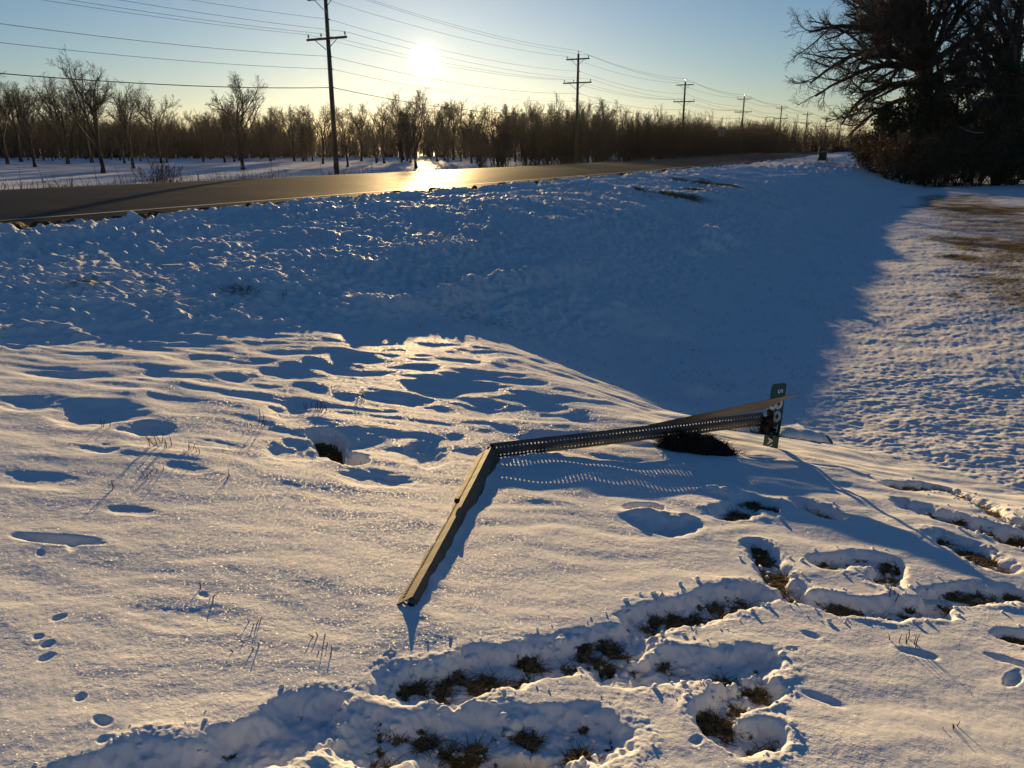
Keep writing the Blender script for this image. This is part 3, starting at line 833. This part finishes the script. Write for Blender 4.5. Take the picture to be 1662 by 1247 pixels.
big_tree('dark_tree', 'bare tree with heavy crossing limbs at the right edge of the photo', 1640, 52, (1640, 150),
         [(1560, 20, 2, 1610, 60, 1, 1), (1520, 70, -2, 1570, 70, .95, .9), (1600, -60, 0, 1630, 0, 1, 1), (1680, -80, 3, 1660, 0, 1, 1), (1760, 0, -2, 1700, 40, 1, 1),
          (1540, 150, -3, 1590, 110, .9, .8), (1750, 110, 0, 1700, 80, .9, .9), (1580, 190, -4, 1610, 130, .8, .7), (1650, -20, -4, 1640, 20, 1, .8)], .42)
def cedar(label, px, d, top_py, wide, seed, leaves=9000, mat='cedar', name='cedar_tree', low=.05, group=None):
    x, y = spot(px, d)
    z0 = float(base(x, y))
    r, f, u = px_ray(px, top_py); h = EYE + u / f * d - z0
    t = thing(name, label, 'tree', (x, y, z0), rng.random() * 6, group)
    P, Rd = line((0, 0, -.3), (.1, .1, h * .95), 8, .03, .06 + .018 * h, .02)
    a, ra = spawn(P, Rd, 60, (55, 85), .3, .45, 5, low, .98, .12, .12, rmin=.012)
    # branch length follows an uneven cone
    hz = a[:, 0, 2] / h
    tgt = wide * np.clip((1 - hz) ** .75 + .08, .05, 1) * (0.65 + .6 * rng.random(len(a)))
    cur = np.linalg.norm(a[:, -1] - a[:, 0], axis=-1)
    a = a[:, :1] + (a - a[:, :1]) * (tgt / (cur + 1e-6))[:, None, None]
    b, rb = spawn(a, ra, 8, (25, 65), .45, .6, 4, .15, 1, .1, .18, rmin=.010)
    link('trunk', quads_mesh('trunk', *merge([tubes(P, Rd, 8), tubes(a, ra, 4), tubes(b, rb, 3)])), M['bark'], t)
    ends = np.concatenate([b[:, 1:].reshape(-1, 3), a[:, 2:].reshape(-1, 3)])
    c = ends[rng.integers(0, len(ends), leaves)] + rng.normal(0, .14, (leaves, 3))
    link('crown', leaf_cloud(c, .085), M[mat], t)
    return t
cedar('ragged dark cedar under the left limbs of the great oak', 1478, 54, 118, 2.6, 1)
cedar('low bushy cedar left of the other cedars, reaching toward the road', 1438, 55, 168, 2.2, 2, 7000)
cedar('tall dark cedar right of the oak trunk', 1545, 55, 92, 2.9, 3, 11000)
cedar('dark cedar between the tall cedar and the right edge tree', 1600, 57, 62, 3.0, 4, 12000)
cedar('dark cedar at the right edge of the photo', 1668, 58, 50, 3.2, 5, 12000)
cedar('dark cedar hiding the foot of the great oak', 1506, 53, 112, 2.3, 6, 9000)
cedar('dark cedar filling the gap left of the edge tree trunk', 1625, 50, 96, 2.6, 7, 10000)
for k, (px, d, h, w, lab) in enumerate([
        (1402, 60, 2.6, 1.6, 'rust leaved shrub at the left tip of the thicket, beside the road'), (1425, 54, 2.9, 1.7, 'rust leaved shrub in front of the low bushy cedar'),
        (1450, 50, 2.6, 1.6, 'rust leaved shrub lowest at the front corner of the thicket'), (1478, 49, 3.0, 1.7, 'rust leaved shrub below the ragged cedar')]):
    shrub('rust_shrub', lab, px, d, h, w, 22, 'rust_leaf', 'rust brown shrubs at the thicket corner', 2600, .045, .01)
for k, (px, d, h) in enumerate([(1505, 50, 3.2), (1535, 49, 3.6), (1565, 50, 3.3), (1595, 49, 3.7), (1625, 50, 3.4), (1655, 51, 3.6), (1690, 50, 3.4), (1520, 54, 4.6), (1580, 54, 4.8), (1640, 54, 4.8), (1460, 56, 3.6)]):
    shrub('dark_shrub', 'dark tangled shrub along the foot of the dark trees on the right', px, d, h, 1.9, 24, 'brown_leaf', 'dark shrubs under the trees on the right', 3600, .06, .011)
mb = MB(); p = [at(1558, 206, 46.5), at(1570, 212, 46.4), at(1585, 216, 46.3), at(1602, 215, 46.3)]
mb.tube(p, [.035, .04, .032, .015], 6)
tag(mb.build('bare_branch', M['lit_bark'], None, True), 'pale bent branch sticking out of the dark thicket on the right', 'branch')

# ---------------------------------------------------------------- utility poles and wires
POLE_AZ = math.atan(0.543); POLE_C, POLE_F1, POLE_DF = 38.3, 50.2, 32.5
def pole_xy(k):
    F = POLE_F1 + POLE_DF * k
    return 0.543 * F - POLE_C, F
Xp = Vector((math.cos(POLE_AZ), -math.sin(POLE_AZ), 0)); Yp = Vector((math.sin(POLE_AZ), math.cos(POLE_AZ), 0))
Z_TOP, Z_UP, Z_MID, Z_LOW, Z_NEU, Z_COM = 10.45, 9.95, 8.8, 7.75, 6.75, 5.0
WIRE_AT = []                     # (lateral offset, height) of every conductor
def make_pole():
    t = thing('utility_pole', 'x', 'utility pole', (0, 0, 0), -POLE_AZ, 'wooden utility poles along the far side of the road')
    mb = MB(); mb.tube([(0, 0, -1.0), (0, 0, 4), (0, 0, Z_TOP)], [.17, .15, .105], 12); mb.build('shaft', M['polewood'], t, True)
    for z, w, offs in ((Z_UP, 1.25, (-1.15, 1.15)), (Z_LOW, 1.55, (-1.42, -.42, 1.42))):
        mb = MB(); mb.box((0, -.13, z), (2 * w, .10, .13)); a = mb.build('crossarm', M['polewood'], t, False, .008)
        for sg in (-1, 1):
            mb = MB(); mb.tube([(sg * w * .55, -.19, z - .06), (sg * .06, -.17, z - .62)], .022, 6); mb.build('brace', M['wire'], t)
        for o in offs:
            mb = MB(); mb.tube([(o, -.13, z + .06), (o, -.13, z + .14), (o, -.13, z + .15), (o, -.13, z + .21), (o, -.13, z + .22), (o, -.13, z + .30)], [.02, .02, .06, .065, .045, .05], 8)
            mb.build('insulator', M['porcelain'], t, False)
            WIRE_AT.append((o, z + .30, .5, .008))
    mb = MB(); mb.tube([(0, 0, Z_TOP - .02), (0, 0, Z_TOP + .1), (0, 0, Z_TOP + .12), (0, 0, Z_TOP + .28)], [.02, .02, .06, .05], 8); mb.build('insulator', M['porcelain'], t)
    WIRE_AT.append((0, Z_TOP + .28, .5, .008))
    for z, rr, sag in ((Z_MID, .008, .55), (Z_NEU, .010, .6), (Z_COM, .020, .7), (Z_NEU - .7, .009, .6)):
        mb = MB(); mb.box((.17, 0, z), (.1, .05, .07)); mb.build('bracket', M['wire'], t)
        WIRE_AT.append((.22, z, sag, rr))
    return t
POLE_LABEL = ['wooden utility pole outside the left edge of the photo', 'nearest wooden utility pole, its top out of the photo left of the sun', 'second wooden utility pole, with two crossarms, just right of the sun',
              'third wooden utility pole rising behind the brush right of the second', 'fourth utility pole along the road, above the far roadside sign', 'fifth utility pole along the road, shorter looking than the fourth',
              'sixth utility pole, a thin post left of the oak twigs', 'seventh utility pole along the road, seen through the outer oak twigs', 'eighth utility pole along the road, a thin far post behind oak twigs', 'farthest utility pole, almost lost behind the oak twigs']
pole0 = make_pole()
for k in range(-1, 9):
    x, y = pole_xy(k)
    zz = float(base(x, y))
    p = pole0 if k == -1 else dup(pole0, (x, y, 0), -POLE_AZ)
    p.location = (x, y, -0.02 * k)
    p['label'] = POLE_LABEL[k + 1]
WIRE_NAMES = []
for wi, (off, z, sag, rr) in enumerate(WIRE_AT):
    pts, rad = [], []
    for k in range(-1, 8):
        x0, y0 = pole_xy(k); x1, y1 = pole_xy(k + 1)
        a = Vector((x0, y0, z - .02 * k)) + Xp * off - Yp * .13; b = Vector((x1, y1, z - .02 * (k + 1))) + Xp * off - Yp * .13
        nseg = 22 if k < 2 else 12
        for i in range(nseg + (k == 7)):
            u = i / nseg
            q = a.lerp(b, u); q.z -= sag * 4 * u * (1 - u); pts.append(q)
            rad.append(rr * max(1.0, q.length / 75))
    P = np.array([[tuple(q) for q in pts]]); Rd = np.array([rad])
    o = link('power_line', quads_mesh('power_line', *tubes(P, Rd, 4)), M['wire'])
    where = {0: 'left end of the upper crossarms', 1: 'right end of the upper crossarms', 2: 'left end of the lower crossarms', 3: 'lower crossarms just left of the poles',
             4: 'right end of the lower crossarms', 5: 'tops of the poles', 6: 'pole sides midway between the two crossarms', 7: 'pole sides just below the lower crossarms',
             8: 'pole sides lowest of all, the thickest line', 9: 'pole sides second lowest, above the thick cable'}[wi]
    tag(o, 'wire strung along the ' + where, 'power line', 'power lines strung along the poles')

# ---------------------------------------------------------------- far roadside sign and wheeled bin
sx_, sy_ = spot(1169, 92)
t = thing('road_sign', 'small pale two panel road sign seen from behind beside the far brush', 'road sign', (sx_, sy_, float(base(sx_, sy_))), 0)
mb = MB(); mb.tube([(0, .04, -.2), (0, .04, 3.3)], .035, 6); mb.build('post', M['wire'], t)
for dx in (-.22, .22):
    mb = MB(); mb.box((dx, 0, 2.75), (.36, .02, 1.0)); mb.build('panel', M['alu'], t, False, .004)

def wheelie_bin():
    gx, gy, d = ground_at(1337, 259)
    d = 60.0; gx, gy = spot(1337, d)
    t = thing('wheeled_bin', 'black wheeled rubbish bin standing at the road edge by the thicket', 'rubbish bin', (gx, gy, float(height(np.array([gx]), np.array([gy]))[0][0])), R(-25))
    mb = MB()
    ring = []
    for z, w, dp in ((.06, .25, .27), (.5, .28, .31), (.92, .31, .36)):
        for (i, j) in ((-1, -1), (1, -1), (1, 1), (-1, 1)): ring.append((i * w, j * dp, z))
    fs = [(3, 2, 1, 0), (8, 9, 10, 11)] + [(a + k, a + (k + 1) % 4, a + 4 + (k + 1) % 4, a + 4 + k) for a in (0, 4) for k in range(4)]
    mb.add(ring, fs); mb.build('body', M['bin'], t, False, .03)
    mb = MB(); mb.box((0, 0, .945), (.72, .82, .05)); mb.box((0, .02, 1.0), (.56, .6, .06)); mb.box((0, -.44, .93), (.5, .06, .06)); mb.build('lid', M['bin'], t, False, .02)
    mb = MB(); mb.tube([(-.26, .44, .9), (-.26, .52, .92), (.26, .52, .92), (.26, .44, .9)], .018, 8); mb.build('handle', M['bin'], t)
    mb = MB(); mb.box((0, -.352, .70), (.26, .012, .12)); mb.build('label_plate', M['bin_mark'], t)
    for s_ in (-1, 1):
        mb = MB(); mb.tube([(s_ * .29, .30, .13), (s_ * .35, .30, .13)], .13, 16); mb.build('wheel', M['rubber'], t)
wheelie_bin()

# ---------------------------------------------------------------- the fallen street sign
def perforated(name, path, ridges, holes_step, parent, mat, hole_r=.0056, margin=1, thick=.0028, skip=()):
    """folded sheet with a row of round holes in each of its two legs.
    path: function u(m) -> (centre, across, up); ridges: list of three (a, u) section points"""
    length = path[0]
    n = int(length / holes_step)
    v, f = [], []
    def P(m, leg, q):
        c, ac, up = path[1](m)
        a0, u0 = ridges[leg]; a1, u1 = ridges[leg + 1]
        return c + ac * (a0 + (a1 - a0) * q) + up * (u0 + (u1 - u0) * q)
    for leg in (0, 1):
        w = math.hypot(ridges[leg + 1][0] - ridges[leg][0], ridges[leg + 1][1] - ridges[leg][1])
        for i in range(n):
            m0, m1 = i * holes_step, (i + 1) * holes_step; mc = (m0 + m1) / 2
            outer = [(m0, 0), (mc, 0), (m1, 0), (m1, .5), (m1, 1), (mc, 1), (m0, 1), (m0, .5)]
            b = len(v)
            if i < margin or i >= n - margin or (leg, i) in skip:
                for o in outer: v.append(P(o[0], leg, o[1]))
                v.append(P(mc, leg, .5))
                f += [(b + k, b + (k + 1) % 8, b + 8) for k in range(8)]
                continue
            inner = [(mc + hole_r * math.cos(w_), .5 + hole_r / w * math.sin(w_)) for w_ in [R(225 + 45 * k) for k in range(8)]]
            for o in outer: v.append(P(o[0], leg, o[1]))
            for o in inner: v.append(P(o[0], leg, o[1]))
            f += [(b + k, b + (k + 1) % 8, b + 8 + (k + 1) % 8, b + 8 + k) for k in range(8)]
    me = new_mesh(name, [tuple(p) for p in v], f)
    import bmesh
    bm = bmesh.new(); bm.from_mesh(me); bmesh.ops.remove_doubles(bm, verts=bm.verts, dist=.0004); bmesh.ops.recalc_face_normals(bm, faces=bm.faces); bm.to_mesh(me); bm.free()
    o = link(name, me, mat, parent)
    s = o.modifiers.new('sheet', 'SOLIDIFY'); s.thickness = thick; s.offset = 0
    return o

DG = lambda px, py: float(ground_at(px, py)[2])
D2 = DG(1240, 725)
P0 = at(666, 986, DG(668, 1002) + .055); P1 = at(797, 735, DG(797, 744) - .005); P2 = at(1243, 681, D2 + .05); P1_D = DG(797, 744) - .03
sign = thing('fallen_street_sign', 'bent street sign post lying in the snow, green name blade upright at its end', 'street sign', (P1.x, P1.y, 0))
off = Vector((P1.x, P1.y, 0))
UP = Vector((0, 0, 1))
rj = random.Random(5); JIT = [rj.uniform(-1, 1) for _ in range(400)]
def seg_path(a, b, twist0, twist1, sagz, jit):
    L_ = (b - a).length; t_ = (b - a).normalized()
    s0 = t_.cross(UP).normalized(); u0 = s0.cross(t_).normalized()
    def fn(m):
        q = min(max(m / L_, 0), 1)
        w = twist0 + (twist1 - twist0) * q
        i = int(m / .05); g = JIT[i % 400] * (1 - (m / .05 - i)) + JIT[(i + 1) % 400] * (m / .05 - i)
        c = a + t_ * m + UP * (sagz * 4 * q * (1 - q) + jit * g) - off
        return c, s0 * math.cos(w) + u0 * math.sin(w), u0 * math.cos(w) - s0 * math.sin(w)
    return L_, fn
perforated('post_lower', seg_path(P0, P1, R(-6), R(-2), -.012, .0012), [(-.074, -.018), (.004, .043), (.070, -.050)], .0254, sign, M['steel'], .0098)
perforated('post_upper', seg_path(P1, P2, R(0), R(4), .0, .0008), [(-.020, .050), (.006, .002), (-.004, -.042)], .0254, sign, M['steel'])
mb = MB(); mb.tube([P1 - off + Vector((-.02, 0, -.03)), P1 - off + Vector((.0, 0, .03)), P1 - off + Vector((.014, .01, .045))], [.018, .022, .006], 7)
mb.build('crushed_fold', M['rust'], sign, True)
t0_ = (P1 - P0).normalized(); mb = MB(); rj2 = random.Random(9)
for k in range(16):
    c = P0 - off + t0_ * rj2.uniform(-.015, .10) + Vector((rj2.uniform(-.02, .045), 0, rj2.uniform(-.035, .012)))
    r_ = rj2.uniform(.010, .020); mb.tube([c - Vector((0, r_, 0)), c - Vector((0, r_ * .4, 0)), c + Vector((0, r_ * .5, r_ * .2)), c + Vector((0, r_, 0))], [r_ * .4, r_, r_ * .9, r_ * .3], 6)
mb.build('mud_plug', M['soil'], sign, True)
for (px, py, d, r_) in ((1080, 704, P1_D * .42 + D2 * .58, .009), (742, 812, DG(742, 830) - .03, .014)):
    p = at(px, py, d) - off
    mb = MB(); mb.tube([p + Vector((0, -.018, .004)), p + Vector((0, .018, -.002))], r_, 6); mb.build('bolt', M['rust'], sign)
mb = MB()
for (px, py, d, w, h) in ((1246, 686, D2 +0.03, .06, .085), (1241, 694, D2 +0.01, .05, .06), (1250, 672, D2 +0.05, .03, .06), (1254, 706, D2 +0.05, .05, .10)):
    mb.box(at(px, py, d) - off, (w, .06, h), (Vector((.94, .3, .15)).normalized(), Vector((-.3, .94, .1)).normalized(), Vector((-.12, -.12, .98)).normalized()))
mb.build('bracket', M['rust'], sign, False, .01)

def blade(name, TL, along, tops, length, h, parent, o_, text=None, mat='green', round_=.03, label=None):
    """flat sign blade: TL corner, reading direction, direction of the letter tops"""
    a = along.normalized(); b = (tops - a * tops.dot(a)).normalized(); n = a.cross(b)
    th = .003
    prof = []
    for (cx, cy, w0) in ((round_, round_, 180), (length - round_, round_, 270), (length - round_, h - round_, 0), (round_, h - round_, 90)):
        for k in range(5):
            w = R(w0 + 22.5 * k); prof.append((cx + round_ * math.cos(w), cy + round_ * math.sin(w)))
    vs = [TL - o_ + a * p - b * (h - q) * 0 + b * q + n * (th * s_) for s_ in (.5, -.5) for p, q in prof]
    N_ = len(prof)
    fs = [tuple(range(N_)), tuple(range(2 * N_ - 1, N_ - 1, -1))] + [(k + N_, (k + 1) % N_ + N_, (k + 1) % N_, k) for k in range(N_)]
    me = new_mesh(name, vs, fs)
    o = link(name, me, M[mat], parent)
    if label: o['label'] = label
    for (txt, size, pa, pb) in (text or []):
        cu = bpy.data.curves.new('letters', 'FONT'); cu.body = txt; cu.size = size; cu.extrude = .0006; cu.offset = size * .018; cu.resolution_u = 4
        to = bpy.data.objects.new('letters', cu); C.objects.link(to)
        bpy.context.view_layer.update()
        dg = bpy.context.evaluated_depsgraph_get()
        m2 = bpy.data.meshes.new_from_object(to.evaluated_get(dg))
        bpy.data.objects.remove(to)
        for vv in m2.vertices:
            x, y, z = vv.co
            vv.co = TL - o_ + a * (pa + x) + b * (pb + y) + n * (th * .5 + .0012 + z)
        m2.materials.clear()
        link('lettering', m2, M['white'], o)
    return o
TL = at(1253, 624, D2 +0.17); BLp = at(1238, 728, D2 +0.09); TRp = at(1270, 648, D2 +0.03)
blade('name_blade', TL, BLp - TL, TRp - TL, .72, .15, sign, off,
      [('S', .070, .045, .078), ('88', .185, .105, .011), ('TH', .066, .305, .078), ('AVE', .072, .395, .045)])
A = at(1298, 638, D2 - .03); B = at(1239, 665, D2 - .035); Cc = at(1052, 690, P1_D * .45 + D2 * .55 + .03); D = at(1080, 691, P1_D * .38 + D2 * .62 + .02)
def sheet(pts, th, name, mat, parent):
    n = (pts[1] - pts[0]).cross(pts[2] - pts[0]).normalized() * th * .5
    N_ = len(pts)
    vs = [p + n - off for p in pts] + [p - n - off for p in pts]
    fs = [tuple(range(N_)), tuple(range(2 * N_ - 1, N_ - 1, -1))] + [(k + N_, (k + 1) % N_ + N_, (k + 1) % N_, k) for k in range(N_)]
    return link(name, new_mesh(name, vs, fs), M[mat], parent)
sh = sheet([A, B, D, Cc], .003, 'sign_panel', 'alu', sign)
sh['label'] = 'bare grey back of the second sign blade'

# blade lying flat under the post, with snow on it
Lp = [at(1172, 701, DG(1172, 708) - .14), at(1361, 727, DG(1359, 742) - .26)]
al = Lp[1] - Lp[0]
flat = thing('loose_sign_blade', 'teal green sign blade lying flat in the snow beneath the upright green blade', 'sign blade', (Lp[0].x, Lp[0].y, 0))
o2 = Vector((Lp[0].x, Lp[0].y, 0))
away = Vector((-.35, .9, .12))
blade('blade', Lp[0] + Vector((0, 0, .02)), al, away, .78, .16, flat, o2, [('S 88TH', .12, .06, .035)])
def snow_cap(q0, q1, wid, hgt, label):
    n, m = 26, 10
    v = []
    a = Lp[0] + al * q0 + Vector((0, 0, .022)); b = Lp[0] + al * q1 + Vector((0, 0, .022))
    aw = (away - al.normalized() * away.dot(al.normalized())).normalized()
    for i in range(n):
        u = i / (n - 1); env = (1 - abs(2 * u - 1) ** 5)
        for j in range(m):
            w = j / (m - 1); e2 = (1 - abs(2 * w - 1) ** 3)
            p = a.lerp(b, u) + aw * (wid * (w - .0) + .004 * math.sin(u * 31))
            v.append(p + UP * (hgt * max(0, env * e2) ** .5 * (1 + .12 * math.sin(u * 17 + w * 5)) + .003))
    q = [(i * m + j, (i + 1) * m + j, (i + 1) * m + j + 1, i * m + j + 1) for i in range(n - 1) for j in range(m - 1)]
    me = new_mesh('snow_cap', v, q); me.polygons.foreach_set('use_smooth', [True] * len(q))
    tag(link('snow_cap', me, M['snow']), label, 'snow', None, 'stuff')
snow_cap(.50, .93, .145, .035, 'smooth loaf of snow on the right end of the fallen blade')
snow_cap(.0, .24, .15, .022, 'snow on the left end of the fallen blade by the soil clump')

# clump of soil and matted grass under the raised post
def soil_clump():
    cx, cy, _ = ground_at(1130, 728)
    n, m = 60, 26
    ang_ = np.linspace(0, 2 * np.pi, n, endpoint=False); rad = np.linspace(0, 1, m)
    Rr, A_ = np.meshgrid(rad, ang_, indexing='ij')
    X = cx + .30 * Rr * np.cos(A_) * (1 + .25 * pn(np.cos(A_) * 2 + 5, np.sin(A_) * 2, 3)); Y = cy + .02 + .17 * Rr * np.sin(A_)
    zb = height(X, Y)[0]
    Z = zb - .01 + .085 * (1 - Rr ** 2) + .05 * pn(X * 14, Y * 14, 95) * (1 - Rr ** 3) + .03 * pn(X * 35, Y * 35, 96) * (1 - Rr ** 3) - .02 * Rr ** 4
    v = np.stack([X, Y, Z], -1).reshape(-1, 3)
    i = (np.arange(m - 1)[:, None] * n + np.arange(n)[None, :]).ravel(); j = (np.arange(m - 1)[:, None] * n + (np.arange(n)[None, :] + 1) % n).ravel()
    t = thing('soil_clump', 'dark clump of bare soil and matted grass under the raised sign post', 'soil clump', (cx, cy, float(zb[0, 0])))
    v0 = v - np.array([cx, cy, float(zb[0, 0])])
    link('soil', quads_mesh('soil', v0, np.stack([i, i + n, j + n, j], -1)), M['soil'], t)
    k = rng.integers(n * 3, len(v), 1500)
    p0 = v0[k]; d = rng.normal(size=(1500, 3)) * np.array([.03, .03, .012]) + np.array([0, 0, .014]); p1 = p0 + d * .6 + np.array([0, 0, .006]); p2 = p0 + d
    link('matted_grass', quads_mesh('matted_grass', *tubes(np.stack([p0, p1, p2], 1), np.repeat(np.array([[.0016, .0014, .0006]]), 1500, 0), 3)), M['weed'], t)
soil_clump()

# grass showing in the trodden patches
def patch_grass():
    mk = (GS > .55) & (np.hypot(GX, GY) < 7.5) & (np.hypot(GX, GY) > 1.2)
    i = np.flatnonzero(mk.ravel())
    w = (np.hypot(GX, GY).ravel()[i]) ** 2; w = w / w.sum()
    n = 15000
    k = rng.choice(i, n, p=w)
    p0 = np.stack([GX.ravel()[k], GY.ravel()[k], GZ.ravel()[k] - .002], -1) + rng.normal(0, .004, (n, 3)) * np.array([1, 1, 0])
    d = rng.normal(size=(n, 3)) * np.array([.028, .028, .007]); d[:, 2] = np.abs(d[:, 2]) + .004 + .012 * (rng.random(n) > .8)
    p1 = p0 + d * .5 + np.array([0, 0, .005]); p2 = p0 + d
    o = link('flattened_grass', quads_mesh('flattened_grass', *tubes(np.stack([p0, p1, p2], 1), np.repeat(np.array([[.0014, .0012, .0005]]), n, 0), 3)), M['straw'])
    tag(o, 'flattened dead grass showing in the trodden patches of snow', 'grass', None, 'stuff')
patch_grass()
def snow_crumbs():
    """loose crumbs of snow kicked out beside the footprints"""
    pts = []
    for pl, w, dep, bare in TRN:
        L_ = sum(math.dist(a, b) for a, b in zip(pl[:-1], pl[1:]))
        for k in range(int(L_ * 130)):
            i = rng.integers(0, len(pl) - 1); u = rng.random()
            a, b = np.array(pl[i]), np.array(pl[i + 1]); c = a + (b - a) * u
            w_ = rng.random() * 6.28; q = w * (0.3 + 1.7 * rng.random() ** .8)
            pts.append((c[0] + math.cos(w_) * q, c[1] + math.sin(w_) * q))
    p = np.array(pts); z = height(p[:, 0], p[:, 1])[0]; n = len(p)
    f = (1 + 5 ** .5) / 2
    iv = unit(np.array([(-1, f, 0), (1, f, 0), (-1, -f, 0), (1, -f, 0), (0, -1, f), (0, 1, f), (0, -1, -f), (0, 1, -f), (f, 0, -1), (f, 0, 1), (-f, 0, -1), (-f, 0, 1)], float))
    it = np.array([(0, 11, 5), (0, 5, 1), (0, 1, 7), (0, 7, 10), (0, 10, 11), (1, 5, 9), (5, 11, 4), (11, 10, 2), (10, 7, 6), (7, 1, 8), (3, 9, 4), (3, 4, 2), (3, 2, 6), (3, 6, 8), (3, 8, 9), (4, 9, 5), (2, 4, 11), (6, 2, 10), (8, 6, 7), (9, 8, 1)])
    r = .0025 + .010 * rng.random(n) ** 3.2
    sh = 1 + .3 * rng.normal(size=(n, 12, 1))
    v = np.stack([p[:, 0], p[:, 1], z + r * .45], -1)[:, None] + iv[None] * sh * r[:, None, None] * np.array([1.15, 1, .85])
    q = (it[None] + 12 * np.arange(n)[:, None, None]).reshape(-1, 3)
    o = link('snow_crumbs', quads_mesh('snow_crumbs', v, q), M['snow'])
    tag(o, 'loose crumbs of snow kicked out beside the footprints', 'snow', None, 'stuff')
snow_crumbs()
def ditch_grass():
    """thin grass tips through the snow of the ditch and yard"""
    n = 9000
    s = rng.uniform(6, 34, n); t = rng.uniform(-7, 6, n)
    x, y = to_xy(s, t + bend(s)); z = height(x, y)[0]
    d = rng.normal(size=(n, 3)) * np.array([.03, .03, 0]); d[:, 2] = rng.uniform(.012, .06, n)
    p0 = np.stack([x, y, z - .01], -1); p1 = p0 + d * .55; p2 = p0 + d + rng.normal(0, .008, (n, 3))
    o = link('grass_tips', quads_mesh('grass_tips', *tubes(np.stack([p0, p1, p2], 1), np.repeat(np.array([[.0018, .0015, .0008]]), n, 0), 3)), M['dry'])
    tag(o, 'sparse grass tips poking through the snow of the ditch and yard', 'grass', None, 'stuff')
ditch_grass()

# ---------------------------------------------------------------- dry sprigs poking out of the sunlit snow
def sprig(px, py, h, stems, label, lean=.5, dead=.0, r_=.0022, group=None, spread=.03):
    x, y, _ = ground_at(px, py)
    z = gz(x, y)
    t = []
    rs = random.Random(int(px * 7 + py))
    mb = MB()
    for k in range(stems):
        w = rs.uniform(0, 6.28); l = h * rs.uniform(.55, 1.1); ln = (lean if h > .03 else 1.6) * rs.uniform(.3, 1.2)
        b = Vector((rs.uniform(-spread, spread), rs.uniform(-spread, spread), -.02))
        e = b + Vector((math.cos(w) * l * ln, math.sin(w) * l * ln, l * rs.uniform(.6, 1) + .02)); mid = b.lerp(e, .55) + Vector((rs.uniform(-.2, .2), rs.uniform(-.2, .2), .25)) * l * .3
        mb.tube([b, mid, e], [r_, r_ * .9, r_ * .45], 4)
        for j in range(rs.randrange(0, 3)):
            q = mid.lerp(e, rs.random()); mb.tube([q, q + Vector((rs.uniform(-1, 1), rs.uniform(-1, 1), rs.uniform(-.1, .8))) * l * .22], [r_ * .7, r_ * .3], 3)
    o = mb.build('weed_sprig', M['weed'])
    o.location = (x, y, z)
    tag(o, label, 'dry weed', group)
SPR = [(262, 724, .085, 9, 'dark dry sprig with a trailing stem, left of the tall thin sprig'), (424, 690, .11, 3, 'tall thin forked sprig left of the deep hole'), (408, 692, .05, 2, 'short stub beside the tall thin forked sprig'),
       (522, 664, .07, 9, 'bushy dark sprig just above the deep hole'), (500, 660, .05, 4, 'small sprig left of the bushy one above the deep hole'), (588, 648, .05, 7, 'sprig farthest right above the deep hole'),
       (172, 690, .06, 3, 'thin bent sprig beside the large hollow at far left'), (186, 795, .045, 2, 'lone thin stalk in the smooth snow at left'), (332, 965, .03, 3, 'tiny sprig in the smooth snow below the middle left'),
       (408, 1012, .025, 4, 'small dark tangle lying in the smooth lower left snow'), (515, 1030, .03, 3, 'bent twig loop on the snow left of the post foot'), (405, 1046, .02, 4, 'stubby tuft just below the dark tangle'), (535, 1052, .025, 4, 'dark stub just below the bent twig loop'),
       (1468, 1044, .05, 8, 'brown tuft on the lit snow at lower right'), (1455, 968, .06, 4, 'upright sprig in the trodden trench at right'), (1535, 1175, .03, 4, 'small dark tuft near the lower right corner'),
       (250, 768, .03, 4, 'faint tuft on the ridge at left'), (240, 775, .035, 3, 'thin crossing stalks on the ridge at left'), (370, 780, .03, 2, 'small lone stalk right of the ridge at left'), (320, 735, .05, 6, 'flat trailing stems right of the dark dry sprig'),
       (375, 505, .06, 4, 'weed on the lip of the lit snow below the bank at left'), (462, 488, .08, 5, 'weed on the lip of the lit snow farther right')]
for a in SPR: sprig(*a[:4], a[4], spread=.012 + .004 * a[3])

# ---------------------------------------------------------------- the air: thin winter haze that glows towards the low sun
def haze():
    mb = MB(); mb.box((0, 0, 10.5), (3300, 3300, 25))
    m = bpy.data.materials.new('haze'); m.use_nodes = True
    nt = m.node_tree; nt.nodes.clear()
    v = nt.nodes.new('ShaderNodeVolumePrincipled'); v.inputs['Color'].default_value = (0.95, 0.96, 1, 1)
    v.inputs['Density'].default_value = 0.00003; v.inputs['Anisotropy'].default_value = 0.70
    o = nt.nodes.new('ShaderNodeOutputMaterial'); nt.links.new(v.outputs[0], o.inputs['Volume'])
    h = mb.build('haze', m); tag(h, 'thin winter haze', None, None, 'stuff')
haze()
